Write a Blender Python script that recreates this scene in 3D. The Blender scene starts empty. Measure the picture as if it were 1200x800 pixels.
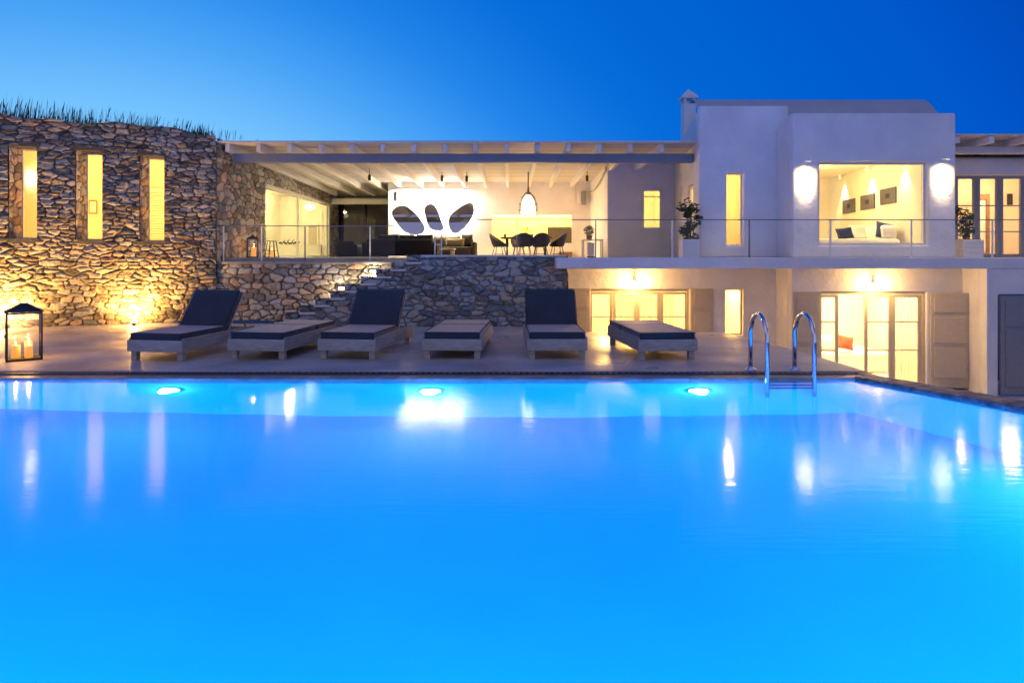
import bpy, bmesh, math, random
import numpy as np
from mathutils import Vector, Matrix, noise as mnoise
R = math.radians
sc = bpy.context.scene
col = sc.collection
random.seed(7)

# ------------------------------------------------------------------ camera, sky, exposure
cam = bpy.data.objects.new('camera', bpy.data.cameras.new('camera'))
col.objects.link(cam)
cam.location = (0, 0, 1.6); cam.rotation_euler = (R(90), 0, 0)
cam.data.sensor_width = 36; cam.data.lens = 23.4
cam.data.shift_x = 0.0025; cam.data.shift_y = -0.0835
cam.data.clip_start = 0.05; cam.data.clip_end = 3000
sc.camera = cam
sc.view_settings.view_transform = 'Standard'; sc.view_settings.look = 'None'
sc.view_settings.gamma = 1; sc.view_settings.exposure = 0
sc.view_settings.use_curve_mapping = False
cy = sc.cycles
cy.use_denoising = True; cy.use_adaptive_sampling = True; cy.adaptive_threshold = 0.015
cy.max_bounces = 10; cy.diffuse_bounces = 5; cy.glossy_bounces = 5; cy.transmission_bounces = 8; cy.transparent_max_bounces = 24
cy.sample_clamp_indirect = 40; cy.sample_clamp_direct = 0; cy.blur_glossy = 0.6
cy.caustics_refractive = True; cy.caustics_reflective = False

SUN_AZ = R(-62)      # the afterglow lies to the left, behind the stone wing
world = bpy.data.worlds.new('World'); sc.world = world; world.use_nodes = True
wt = world.node_tree; wn = wt.nodes; wl = wt.links
wn.clear()
sky = wn.new('ShaderNodeTexSky'); sky.sky_type = 'NISHITA'; sky.sun_disc = False
sky.sun_elevation = R(-3.0); sky.sun_rotation = SUN_AZ
sky.air_density = 1.0; sky.dust_density = 0.3; sky.ozone_density = 4.0
hsv = wn.new('ShaderNodeHueSaturation'); hsv.inputs['Saturation'].default_value = 1.0
hsv.inputs['Value'].default_value = 1.0
bg = wn.new('ShaderNodeBackground'); bg.inputs['Strength'].default_value = 0.12
wo = wn.new('ShaderNodeOutputWorld')
# dusk tint over the physical sky: deep blue overhead, paler towards the afterglow
geo = wn.new('ShaderNodeTexCoord')
dot = wn.new('ShaderNodeVectorMath'); dot.operation = 'DOT_PRODUCT'
dot.inputs[1].default_value = (math.sin(R(-32)) * 0.97, math.cos(R(-32)) * 0.97, -0.45)
wl.new(geo.outputs['Generated'], dot.inputs[0])
ramp = wn.new('ShaderNodeValToRGB')
wl.new(dot.outputs['Value'], ramp.inputs['Fac'])
cr = ramp.color_ramp
cr.interpolation = 'B_SPLINE'
cr.elements[0].position = 0.0; cr.elements[0].color = (0.000, 0.050, 0.38, 1)
cr.elements[1].position = 1.0; cr.elements[1].color = (0.30, 0.70, 1.05, 1)
for p, c in ((0.20, (0.000, 0.072, 0.52, 1)), (0.30, (0.000, 0.098, 0.60, 1)), (0.47, (0.000, 0.120, 0.63, 1)), (0.61, (0.000, 0.145, 0.68, 1)),
             (0.72, (0.012, 0.23, 0.83, 1)), (0.80, (0.06, 0.36, 0.92, 1)), (0.87, (0.18, 0.55, 1.0, 1))):
    e = cr.elements.new(p); e.color = c
# behind the camera the twilight arch is lavender and paler
sep = wn.new('ShaderNodeSeparateXYZ'); wl.new(geo.outputs['Generated'], sep.inputs[0])
mr = wn.new('ShaderNodeMapRange'); mr.inputs['From Min'].default_value = 0.15; mr.inputs['From Max'].default_value = -0.75
mr.clamp = True
wl.new(sep.outputs['Y'], mr.inputs['Value'])
mixb = wn.new('ShaderNodeMix'); mixb.data_type = 'RGBA'
wl.new(mr.outputs['Result'], mixb.inputs['Factor']); wl.new(ramp.outputs['Color'], mixb.inputs[6])
mixb.inputs[7].default_value = (0.34, 0.36, 0.66, 1)
scl = wn.new('ShaderNodeMix'); scl.data_type = 'RGBA'; scl.blend_type = 'MIX'
scl.inputs['Factor'].default_value = 0.9
skyg = wn.new('ShaderNodeVectorMath'); skyg.operation = 'SCALE'; skyg.inputs['Scale'].default_value = 0.6
gain = wn.new('ShaderNodeVectorMath'); gain.operation = 'SCALE'; gain.inputs['Scale'].default_value = 1.12 / 0.12
wl.new(sky.outputs['Color'], hsv.inputs['Color']); wl.new(hsv.outputs['Color'], skyg.inputs[0])
wl.new(mixb.outputs[2], gain.inputs[0])
wl.new(skyg.outputs[0], scl.inputs[6]); wl.new(gain.outputs[0], scl.inputs[7])
wl.new(scl.outputs[2], bg.inputs['Color']); wl.new(bg.outputs['Background'], wo.inputs['Surface'])

F, CX, CY, CZ = 780.0, 597.0, 300.0, 1.6
def X(px, d): return (px - CX) * d / F
def Z(py, d): return CZ + (CY - py) * d / F

# ------------------------------------------------------------------ materials
def new_mat(name):
    m = bpy.data.materials.new(name); m.use_nodes = True
    nt = m.node_tree; b = nt.nodes['Principled BSDF']
    return m, nt, b
def N(nt, t, **kw):
    n = nt.nodes.new(t)
    for k, v in kw.items(): setattr(n, k, v)
    return n
def obj_coords(nt, scale=(1, 1, 1)):
    tc = N(nt, 'ShaderNodeTexCoord'); mp = N(nt, 'ShaderNodeMapping'); mp.inputs['Scale'].default_value = scale
    nt.links.new(tc.outputs['Object'], mp.inputs['Vector']); return mp.outputs['Vector']
def noise(nt, vec, scale, detail=4, rough=0.55):
    n = N(nt, 'ShaderNodeTexNoise'); n.inputs['Scale'].default_value = scale
    n.inputs['Detail'].default_value = detail; n.inputs['Roughness'].default_value = rough
    nt.links.new(vec, n.inputs['Vector']); return n
def ramp_of(nt, fac, stops):
    r = N(nt, 'ShaderNodeValToRGB'); nt.links.new(fac, r.inputs['Fac'])
    el = r.color_ramp.elements
    el[0].position, el[0].color = stops[0][0], (*stops[0][1], 1)
    el[1].position, el[1].color = stops[-1][0], (*stops[-1][1], 1)
    for p, c in stops[1:-1]:
        e = el.new(p); e.color = (*c, 1)
    return r.outputs['Color']
def bump(nt, b, height, strength, dist=0.02):
    bm = N(nt, 'ShaderNodeBump'); bm.inputs['Strength'].default_value = strength; bm.inputs['Distance'].default_value = dist
    nt.links.new(height, bm.inputs['Height']); nt.links.new(bm.outputs['Normal'], b.inputs['Normal']); return bm
def plain(name, rgb, rough=0.6, metal=0.0, vary=0.12, nscale=9, bstr=0.0, bdist=0.01, scale=(1, 1, 1), spec=0.5):
    m, nt, b = new_mat(name)
    v = obj_coords(nt, scale); n = noise(nt, v, nscale)
    lo = tuple(c * (1 - vary) for c in rgb); hi = tuple(min(1, c * (1 + vary)) for c in rgb)
    nt.links.new(ramp_of(nt, n.outputs['Fac'], [(0.3, lo), (0.7, hi)]), b.inputs['Base Color'])
    b.inputs['Roughness'].default_value = rough; b.inputs['Metallic'].default_value = metal
    b.inputs['Specular IOR Level'].default_value = spec
    if bstr: bump(nt, b, n.outputs['Fac'], bstr, bdist)
    return m
def emit(name, rgb, strength):
    m = bpy.data.materials.new(name); m.use_nodes = True
    nt = m.node_tree; nt.nodes.clear()
    e = N(nt, 'ShaderNodeEmission'); e.inputs['Color'].default_value = (*rgb, 1); e.inputs['Strength'].default_value = strength
    o = N(nt, 'ShaderNodeOutputMaterial'); nt.links.new(e.outputs[0], o.inputs['Surface'])
    return m

def plaster(name, rgb, bstr=0.6):
    m, nt, b = new_mat(name)
    v = obj_coords(nt); n1 = noise(nt, v, 1.3, 5); n2 = noise(nt, v, 5.5, 6, 0.6)
    lo = tuple(c * 0.88 for c in rgb)
    nt.links.new(ramp_of(nt, n1.outputs['Fac'], [(0.3, lo), (0.65, rgb)]), b.inputs['Base Color'])
    b.inputs['Roughness'].default_value = 0.85; b.inputs['Specular IOR Level'].default_value = 0.2
    bump(nt, b, n2.outputs['Fac'], bstr, 0.05)
    return m
M = {}
M['plaster'] = plaster('white_plaster', (0.80, 0.79, 0.77))
M['shaded_roof'] = plaster('shaded_roof_plaster', (0.46, 0.49, 0.52))  # white plaster greyed: the vault's unlit look is painted into its colour
M['room'] = plaster('room_paint', (0.78, 0.72, 0.60), 0.1)
M['room_white'] = plaster('room_white_paint', (0.80, 0.78, 0.70), 0.1)
M['beige_paint'] = plain('beige_paint', (0.50, 0.44, 0.335), 0.55, vary=0.06)
M['grey_paint'] = plain('grey_blue_paint', (0.26, 0.26, 0.27), 0.5, vary=0.06)
M['white_wood'] = plain('white_painted_wood', (0.72, 0.70, 0.66), 0.6, vary=0.08, nscale=6, bstr=0.15, scale=(6, 1, 6))
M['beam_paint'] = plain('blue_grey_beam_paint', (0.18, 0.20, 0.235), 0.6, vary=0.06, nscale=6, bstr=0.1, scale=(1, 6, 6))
M['dark_metal'] = plain('dark_metal', (0.035, 0.033, 0.032), 0.45, 0.6)
M['black'] = plain('black_matte', (0.015, 0.015, 0.016), 0.6)
M['steel'] = plain('polished_steel', (0.78, 0.80, 0.82), 0.10, 1.0, vary=0.03)
M['rail_metal'] = plain('rail_steel', (0.22, 0.22, 0.23), 0.35, 0.8, vary=0.05)
M['post_white'] = plain('white_post', (0.75, 0.75, 0.74), 0.4, vary=0.04)
M['navy'] = plain('navy_canvas', (0.020, 0.034, 0.062), 0.85, vary=0.25, nscale=60, bstr=0.3, bdist=0.004, spec=0.2)
M['seat_fabric'] = plain('grey_canvas', (0.16, 0.15, 0.155), 0.9, vary=0.12, nscale=50, bstr=0.3, bdist=0.004, spec=0.2)
M['piping'] = plain('cushion_piping', (0.03, 0.035, 0.05), 0.8)
M['sofa'] = plain('charcoal_sofa', (0.018, 0.017, 0.015), 0.9, vary=0.2, nscale=30)
M['olive'] = plain('olive_fabric', (0.14, 0.12, 0.07), 0.9, vary=0.15, nscale=30)
M['rattan'] = plain('dark_rattan', (0.022, 0.018, 0.015), 0.6, vary=0.4, nscale=80, bstr=0.6)
M['linen'] = plain('white_linen', (0.80, 0.77, 0.70), 0.9, vary=0.05, nscale=6, bstr=0.4, bdist=0.03)
M['blue_pillow'] = plain('navy_pillow', (0.03, 0.045, 0.11), 0.9, vary=0.2, nscale=20)
M['red_pillow'] = plain('red_fabric', (0.5, 0.09, 0.05), 0.9, vary=0.2, nscale=20)
M['picture'] = plain('dark_print', (0.10, 0.085, 0.085), 0.6, vary=0.3, nscale=25)
M['leaf'] = plain('dark_leaf', (0.03, 0.065, 0.02), 0.5, vary=0.5, nscale=12)
M['box_leaf'] = plain('boxwood_leaf', (0.018, 0.05, 0.008), 0.6, vary=0.5, nscale=30)
M['bark'] = plain('bark', (0.10, 0.07, 0.045), 0.9, vary=0.3)
M['grass'] = plain('dry_grass', (0.045, 0.055, 0.03), 0.9, vary=0.4)
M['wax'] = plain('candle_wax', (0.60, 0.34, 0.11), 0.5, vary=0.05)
_b = M['wax'].node_tree.nodes['Principled BSDF']; _b.inputs['Emission Color'].default_value = (1.0, 0.36, 0.03, 1); _b.inputs['Emission Strength'].default_value = 0.9  # glow put into the wax for flame light shining through it
M['terracotta'] = plain('wood_brown', (0.20, 0.11, 0.06), 0.6, vary=0.2)
M['yellow'] = plain('yellow_petals', (0.75, 0.5, 0.04), 0.7, vary=0.2)
M['earth'] = plain('dry_earth', (0.13, 0.11, 0.085), 0.95, vary=0.3, nscale=2)
M['flame'] = emit('candle_flame', (1.0, 0.50, 0.12), 28)
M['bulb'] = emit('warm_bulb', (1.0, 0.72, 0.36), 40)
M['bulb_soft'] = emit('warm_glow_glass', (1.0, 0.80, 0.52), 9)
M['led'] = emit('white_led_strip', (1.0, 0.88, 0.70), 120)
M['niche_led'] = emit('yellow_led_strip', (1.0, 0.78, 0.24), 12)
M['pool_lens'] = emit('pool_lamp_lens', (0.55, 0.85, 1.0), 14)
M['up_lens'] = emit('ground_lamp_lens', (1.0, 0.66, 0.22), 40)
M['mirror'] = plain('mirror_glass', (0.50, 0.50, 0.50), 0.02, 1.0, vary=0.0)

def wood(name, a, b_, scale=(1.5, 14, 14), rough=0.65):
    m, nt, b = new_mat(name)
    v = obj_coords(nt, scale); n = noise(nt, v, 3, 6, 0.65)
    v2 = obj_coords(nt); n2 = noise(nt, v2, 1.5, 2)
    mx = N(nt, 'ShaderNodeMath', operation='ADD'); nt.links.new(n.outputs['Fac'], mx.inputs[0])
    m2 = N(nt, 'ShaderNodeMath', operation='MULTIPLY'); nt.links.new(n2.outputs['Fac'], m2.inputs[0]); m2.inputs[1].default_value = 0.5
    nt.links.new(m2.outputs[0], mx.inputs[1])
    nt.links.new(ramp_of(nt, mx.outputs[0], [(0.45, a), (1.0, b_)]), b.inputs['Base Color'])
    b.inputs['Roughness'].default_value = rough
    bump(nt, b, n.outputs['Fac'], 0.3, 0.006); return m
M['teak'] = wood('weathered_teak', (0.25, 0.20, 0.145), (0.58, 0.49, 0.375))
M['teak_side'] = wood('weathered_teak_along', (0.25, 0.20, 0.145), (0.58, 0.49, 0.375), (14, 1.5, 14))

# boards: pale painted ceiling boards running across the rafters
def boards():
    m, nt, b = new_mat('white_ceiling_boards')
    tc = N(nt, 'ShaderNodeTexCoord'); sp = N(nt, 'ShaderNodeSeparateXYZ'); nt.links.new(tc.outputs['Object'], sp.inputs[0])
    mm = N(nt, 'ShaderNodeMath', operation='MULTIPLY'); nt.links.new(sp.outputs['Y'], mm.inputs[0]); mm.inputs[1].default_value = 7.0
    fr = N(nt, 'ShaderNodeMath', operation='FRACT'); nt.links.new(mm.outputs[0], fr.inputs[0])
    fl = N(nt, 'ShaderNodeMath', operation='FLOOR'); nt.links.new(mm.outputs[0], fl.inputs[0])
    wn_ = N(nt, 'ShaderNodeTexWhiteNoise', noise_dimensions='1D'); nt.links.new(fl.outputs[0], wn_.inputs['W'])
    base = ramp_of(nt, wn_.outputs['Value'], [(0, (0.56, 0.53, 0.48)), (1, (0.72, 0.69, 0.64))])
    gr = ramp_of(nt, fr.outputs[0], [(0.0, (0.25, 0.24, 0.22)), (0.06, (1, 1, 1))])
    mx = N(nt, 'ShaderNodeMix', data_type='RGBA', blend_type='MULTIPLY'); mx.inputs['Factor'].default_value = 1
    nt.links.new(base, mx.inputs[6]); nt.links.new(gr, mx.inputs[7]); nt.links.new(mx.outputs[2], b.inputs['Base Color'])
    b.inputs['Roughness'].default_value = 0.7; return m
M['boards'] = boards()

def stone(name, dark, mid, light, mortar, warm=0.5):
    m, nt, b = new_mat(name)
    at = N(nt, 'ShaderNodeAttribute'); at.attribute_name = 'stone'
    sp = N(nt, 'ShaderNodeSeparateColor'); nt.links.new(at.outputs['Color'], sp.inputs[0])
    v = obj_coords(nt); n1 = noise(nt, v, 9, 8, 0.65); n2 = noise(nt, v, 45, 6, 0.7)
    add = N(nt, 'ShaderNodeMath', operation='MULTIPLY_ADD'); nt.links.new(n1.outputs['Fac'], add.inputs[0])
    add.inputs[1].default_value = 1.5
    sb_ = N(nt, 'ShaderNodeMath', operation='MULTIPLY_ADD'); nt.links.new(sp.outputs[0], sb_.inputs[0]); sb_.inputs[1].default_value = 0.9; sb_.inputs[2].default_value = -0.35; nt.links.new(sb_.outputs[0], add.inputs[2])
    c = ramp_of(nt, add.outputs[0], [(0.2, dark), (0.8, mid), (1.45, light)][:2] + [(1.0, light)])
    # hue shift stone by stone: rust, slate
    hue = ramp_of(nt, sp.outputs[1], [(0.0, (0.86, 0.93, 1.05)), (0.5, (1, 1, 1)), (0.8, (1.06, 0.97, 0.84)), (1.0, (1.18, 0.88, 0.68))])
    mx = N(nt, 'ShaderNodeMix', data_type='RGBA', blend_type='MULTIPLY'); mx.inputs['Factor'].default_value = 1
    nt.links.new(c, mx.inputs[6]); nt.links.new(hue, mx.inputs[7])
    mo = N(nt, 'ShaderNodeMix', data_type='RGBA'); nt.links.new(sp.outputs[2], mo.inputs['Factor'])
    mo.inputs[6].default_value = (*mortar, 1); nt.links.new(mx.outputs[2], mo.inputs[7])
    nt.links.new(mo.outputs[2], b.inputs['Base Color'])
    b.inputs['Roughness'].default_value = 0.9; b.inputs['Specular IOR Level'].default_value = 0.25
    hs = N(nt, 'ShaderNodeMath', operation='MULTIPLY_ADD'); nt.links.new(n2.outputs['Fac'], hs.inputs[0]); hs.inputs[1].default_value = 0.4
    nt.links.new(n1.outputs['Fac'], hs.inputs[2])
    bump(nt, b, hs.outputs[0], 1.0, 0.05); return m
M['rubble'] = stone('rough_rubble_stone', (0.11, 0.09, 0.068), (0.29, 0.24, 0.175), (0.48, 0.40, 0.285), (0.085, 0.073, 0.06))
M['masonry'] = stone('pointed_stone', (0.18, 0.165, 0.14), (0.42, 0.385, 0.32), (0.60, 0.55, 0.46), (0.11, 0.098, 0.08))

M['pool_lit_masonry'] = stone('pool_lit_pointed_stone', (0.12, 0.13, 0.135), (0.29, 0.31, 0.31), (0.46, 0.48, 0.46), (0.08, 0.08, 0.078))  # stair stone tinted bluer, the pool's blue light painted into its colour
def terrace_mat():
    m, nt, b = new_mat('terrace_stone')
    v = obj_coords(nt); n1 = noise(nt, v, 0.9, 6, 0.6); n2 = noise(nt, v, 12, 6, 0.6); vs = obj_coords(nt, (1.0, 0.8, 1)); n3 = noise(nt, vs, 0.8, 5, 0.55)
    n4 = noise(nt, v, 30, 8, 0.7)
    base = ramp_of(nt, n4.outputs['Fac'], [(0.3, (0.45, 0.41, 0.35)), (0.7, (0.62, 0.56, 0.48))])
    mot = ramp_of(nt, n1.outputs['Fac'], [(0.3, (0.60, 0.59, 0.58)), (0.7, (1.2, 1.17, 1.12))])
    mx = N(nt, 'ShaderNodeMix', data_type='RGBA', blend_type='MULTIPLY'); mx.inputs['Factor'].default_value = 1
    nt.links.new(base, mx.inputs[6]); nt.links.new(mot, mx.inputs[7]); nt.links.new(mx.outputs[2], b.inputs['Base Color'])
    rr = N(nt, 'ShaderNodeMapRange'); nt.links.new(n3.outputs['Fac'], rr.inputs['Value'])
    rr.inputs['From Min'].default_value = 0.35; rr.inputs['From Max'].default_value = 0.65; rr.inputs['To Min'].default_value = 0.26; rr.inputs['To Max'].default_value = 0.60
    nt.links.new(rr.outputs[0], b.inputs['Roughness'])
    bump(nt, b, n2.outputs['Fac'], 0.12, 0.02); return m
M['terrace'] = terrace_mat()
M['coping'] = plain('coping_stone', (0.30, 0.27, 0.24), 0.4, vary=0.25, nscale=5, bstr=0.2)
M['pebble_coping'] = plain('mottled_coping', (0.16, 0.14, 0.125), 0.55, vary=0.65, nscale=9, bstr=0.8, bdist=0.03)
M['tread'] = plain('pale_tread_stone', (0.66, 0.62, 0.56), 0.55, vary=0.2, nscale=5, bstr=0.2)
M['grate'] = plain('dark_grate', (0.05, 0.05, 0.055), 0.5)

def pool_tile():
    m, nt, b = new_mat('pool_plaster')
    v = obj_coords(nt); n1 = noise(nt, v, 0.6, 3)
    nt.links.new(ramp_of(nt, n1.outputs['Fac'], [(0.3, (0.06, 0.58, 0.80)), (0.7, (0.08, 0.62, 0.84))]), b.inputs['Base Color'])
    b.inputs['Roughness'].default_value = 0.7; b.inputs['Specular IOR Level'].default_value = 0.1
    return m
M['pool'] = pool_tile()

def water_mat():
    m = bpy.data.materials.new('pool_water_surface'); m.use_nodes = True
    nt = m.node_tree; nt.nodes.clear()
    v = obj_coords(nt, (0.5, 3.2, 1)); n1 = noise(nt, v, 1.5, 2, 0.5); n2 = noise(nt, v, 6.0, 2, 0.5)
    ad = N(nt, 'ShaderNodeMath', operation='MULTIPLY_ADD'); nt.links.new(n2.outputs['Fac'], ad.inputs[0]); ad.inputs[1].default_value = 0.26
    lo = N(nt, 'ShaderNodeMath', operation='MULTIPLY'); lo.inputs[1].default_value = 0.05; nt.links.new(n1.outputs['Fac'], lo.inputs[0]); nt.links.new(lo.outputs[0], ad.inputs[2])
    bm = N(nt, 'ShaderNodeBump'); bm.inputs['Strength'].default_value = 0.07; bm.inputs['Distance'].default_value = 0.06
    nt.links.new(ad.outputs[0], bm.inputs['Height'])
    rf = N(nt, 'ShaderNodeBsdfRefraction'); rf.inputs['IOR'].default_value = 1.333; rf.inputs['Roughness'].default_value = 0.0
    gl = N(nt, 'ShaderNodeBsdfGlossy'); gl.inputs['Roughness'].default_value = 0.09
    fr = N(nt, 'ShaderNodeFresnel'); fr.inputs['IOR'].default_value = 1.333
    mx = N(nt, 'ShaderNodeMixShader'); o = N(nt, 'ShaderNodeOutputMaterial')
    for s in (gl, fr): nt.links.new(bm.outputs['Normal'], s.inputs['Normal'])
    bm2 = N(nt, 'ShaderNodeBump'); bm2.inputs['Strength'].default_value = 0.03; bm2.inputs['Distance'].default_value = 0.10
    nt.links.new(n1.outputs['Fac'], bm2.inputs['Height']); nt.links.new(bm2.outputs['Normal'], rf.inputs['Normal'])
    fk = N(nt, 'ShaderNodeMath', operation='MULTIPLY'); fk.inputs[1].default_value = 0.82; nt.links.new(fr.outputs[0], fk.inputs[0])
    nt.links.new(fk.outputs[0], mx.inputs[0]); nt.links.new(rf.outputs[0], mx.inputs[1]); nt.links.new(gl.outputs[0], mx.inputs[2])
    nt.links.new(mx.outputs[0], o.inputs['Surface'])
    return m
M['water'] = water_mat()
def glass_mat(name='clear_glass', tint=(0.95, 0.97, 0.96), k=1.0):
    m = bpy.data.materials.new(name); m.use_nodes = True
    nt = m.node_tree; nt.nodes.clear()
    tr = N(nt, 'ShaderNodeBsdfTransparent'); tr.inputs['Color'].default_value = (*tint, 1)
    gl = N(nt, 'ShaderNodeBsdfGlossy'); gl.inputs['Roughness'].default_value = 0.01
    lw = N(nt, 'ShaderNodeLayerWeight'); lw.inputs['Blend'].default_value = 0.5
    pw = N(nt, 'ShaderNodeMath', operation='POWER'); pw.inputs[1].default_value = 4.5; nt.links.new(lw.outputs['Facing'], pw.inputs[0])
    mk = N(nt, 'ShaderNodeMath', operation='MULTIPLY_ADD'); mk.inputs[1].default_value = 0.9; mk.inputs[2].default_value = 0.03 * k; mk.use_clamp = True
    nt.links.new(pw.outputs[0], mk.inputs[0])
    mx = N(nt, 'ShaderNodeMixShader'); o = N(nt, 'ShaderNodeOutputMaterial')
    nt.links.new(mk.outputs[0], mx.inputs[0]); nt.links.new(tr.outputs[0], mx.inputs[1]); nt.links.new(gl.outputs[0], mx.inputs[2])
    nt.links.new(mx.outputs[0], o.inputs['Surface']); return m
M['glass'] = glass_mat()
M['dark_glass'] = glass_mat('tinted_glass', (0.35, 0.34, 0.32), 1.6)

# ------------------------------------------------------------------ helpers
def tag(o, label=None, cat=None, group=None, kind=None):
    if label: o['label'] = label
    if cat: o['category'] = cat
    if group: o['group'] = group
    if kind: o['kind'] = kind
    return o
def thing(name, label, cat, loc=(0, 0, 0), rz=0, group=None):
    o = bpy.data.objects.new(name, None); col.objects.link(o)
    o.empty_display_size = 0.2
    o.location = loc; o.rotation_euler = (0, 0, rz)
    return tag(o, label, cat, group)
def base_of(o):
    v = Vector((0, 0, 0))
    while o: v += o.location; o = o.parent
    return v
class MB:
    def __init__(s): s.bm = bmesh.new()
    def quad(s, a, b, c, d):
        vs = [s.bm.verts.new(p) for p in (a, b, c, d)]
        return s.bm.faces.new(vs)
    def poly(s, pts): return s.bm.faces.new([s.bm.verts.new(p) for p in pts])
    def box(s, x0, x1, y0, y1, z0, z1, mtx=None):
        g = bmesh.ops.create_cube(s.bm, size=1)
        vs = g['verts']
        for v in vs:
            v.co = Vector(((x0 + x1) / 2 + v.co.x * (x1 - x0), (y0 + y1) / 2 + v.co.y * (y1 - y0), (z0 + z1) / 2 + v.co.z * (z1 - z0)))
            if mtx: v.co = mtx @ v.co
        return s
    def tube(s, pts, r, n=8, cap=True, closed=False):
        pts = [Vector(p) for p in pts]; rings = []
        m = len(pts)
        rr = r if isinstance(r, (list, tuple)) else [r] * m
        for i, p in enumerate(pts):
            if closed: t = pts[(i + 1) % m] - pts[i - 1]
            else: t = pts[min(i + 1, m - 1)] - pts[max(i - 1, 0)]
            t = t.normalized() if t.length > 1e-9 else Vector((0, 0, 1))
            up = Vector((0, 0, 1)) if abs(t.z) < 0.92 else Vector((1, 0, 0))
            a = t.cross(up).normalized(); b = t.cross(a).normalized()
            rings.append([s.bm.verts.new(p + (a * math.cos(k * 2 * math.pi / n) + b * math.sin(k * 2 * math.pi / n)) * rr[i]) for k in range(n)])
        for i in range(m if closed else m - 1):
            A, B = rings[i], rings[(i + 1) % m]
            for k in range(n):
                f = s.bm.faces.new([A[k], A[(k + 1) % n], B[(k + 1) % n], B[k]]); f.smooth = True
        if cap and not closed:
            s.bm.faces.new(rings[0]); s.bm.faces.new(list(reversed(rings[-1])))
        return s
    def lathe(s, prof, cx=0, cy=0, n=20, cap=True):
        rings = [[s.bm.verts.new((cx + r * math.cos(k * 2 * math.pi / n), cy + r * math.sin(k * 2 * math.pi / n), z)) for k in range(n)] for r, z in prof]
        for A, B in zip(rings, rings[1:]):
            for k in range(n):
                f = s.bm.faces.new([A[k], A[(k + 1) % n], B[(k + 1) % n], B[k]]); f.smooth = True
        if cap:
            s.bm.faces.new(list(reversed(rings[0]))); s.bm.faces.new(rings[-1])
        return s
    def prism(s, pts, off):
        off = Vector(off)
        a = [s.bm.verts.new(p) for p in pts]; b = [s.bm.verts.new(Vector(p) + off) for p in pts]
        s.bm.faces.new(a); s.bm.faces.new(list(reversed(b)))
        n = len(pts)
        for i in range(n): s.bm.faces.new([a[i], b[i], b[(i + 1) % n], a[(i + 1) % n]])
        return s
    def build(s, name, mat, parent=None, world=True, bevel=0, smooth=False, recalc=True, seg=2):
        if recalc: bmesh.ops.recalc_face_normals(s.bm, faces=s.bm.faces)
        me = bpy.data.meshes.new(name); s.bm.to_mesh(me); s.bm.free()
        if parent and world:
            v = base_of(parent); me.transform(Matrix.Translation(-v))
        if smooth:
            for p in me.polygons: p.use_smooth = True
        if mat: me.materials.append(mat)
        o = bpy.data.objects.new(name, me); col.objects.link(o)
        if parent: o.parent = parent
        if bevel:
            b = o.modifiers.new('bevel', 'BEVEL'); b.width = bevel; b.segments = seg; b.limit_method = 'ANGLE'; b.angle_limit = R(35)
        return o
def B1(name, mat, parent, *boxes, bevel=0, world=True, label=None):
    m = MB()
    for b in boxes: m.box(*b)
    o = m.build(name, mat, parent, world, bevel)
    if label: o['label'] = label
    return o
def copy_tree(o, parent=None):
    c = o.copy(); col.objects.link(c)
    if parent: c.parent = parent
    for ch in [x for x in bpy.data.objects if x.parent == o]: copy_tree(ch, c)
    return c
GAIN = 3.0
def lamp(kind, name, loc, watts, rgb, radius=0.06, parent=None, to=None, angle=None, blend=0.5, size=None, size_y=None):
    L = bpy.data.lights.new(name, kind); L.energy = watts * GAIN; L.color = rgb
    if kind == 'AREA':
        L.shape = 'RECTANGLE' if size_y else 'DISK'; L.size = size or 0.3
        if size_y: L.size_y = size_y
    else: L.shadow_soft_size = radius
    if kind == 'SPOT': L.spot_size = R(angle); L.spot_blend = blend
    o = bpy.data.objects.new(name, L); col.objects.link(o)
    o.location = Vector(loc) - (base_of(parent) if parent else Vector())
    if parent: o.parent = parent
    if to is not None:
        o.rotation_euler = (Vector(to) - Vector(loc)).to_track_quat('-Z', 'Y').to_euler()
    return o
def wall(mb, o, u, n, L, H, T, holes=(), z0=0.0):
    """a wall slab: o = outer bottom corner, u along, n outward; holes (s0,s1,h0,h1)"""
    o = Vector(o); u = Vector(u).normalized(); n = Vector(n).normalized(); up = Vector((0, 0, 1))
    ss = sorted({0, L, *[h[0] for h in holes], *[h[1] for h in holes]}); hh = sorted({0, H, *[h[2] for h in holes], *[h[3] for h in holes]})
    cache = {}
    def V(i, j, k):
        if (i, j, k) not in cache:
            cache[(i, j, k)] = mb.bm.verts.new(o + u * ss[i] + up * hh[j] - n * (T if k else 0))
        return cache[(i, j, k)]
    def solid(i, j):
        if i < 0 or j < 0 or i >= len(ss) - 1 or j >= len(hh) - 1: return False
        s, h = (ss[i] + ss[i + 1]) / 2, (hh[j] + hh[j + 1]) / 2
        return not any(a < s < b and c < h < d for a, b, c, d in holes)
    for i in range(len(ss) - 1):
        for j in range(len(hh) - 1):
            if not solid(i, j): continue
            mb.bm.faces.new([V(i, j, 0), V(i + 1, j, 0), V(i + 1, j + 1, 0), V(i, j + 1, 0)])
            mb.bm.faces.new([V(i, j, 1), V(i, j + 1, 1), V(i + 1, j + 1, 1), V(i + 1, j, 1)])
            if not solid(i - 1, j): mb.bm.faces.new([V(i, j, 0), V(i, j + 1, 0), V(i, j + 1, 1), V(i, j, 1)])
            if not solid(i + 1, j): mb.bm.faces.new([V(i + 1, j, 0), V(i + 1, j, 1), V(i + 1, j + 1, 1), V(i + 1, j + 1, 0)])
            if not solid(i, j - 1): mb.bm.faces.new([V(i, j, 0), V(i, j, 1), V(i + 1, j, 1), V(i + 1, j, 0)])
            if not solid(i, j + 1): mb.bm.faces.new([V(i, j + 1, 0), V(i + 1, j + 1, 0), V(i + 1, j + 1, 1), V(i, j + 1, 1)])
    return mb

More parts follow.
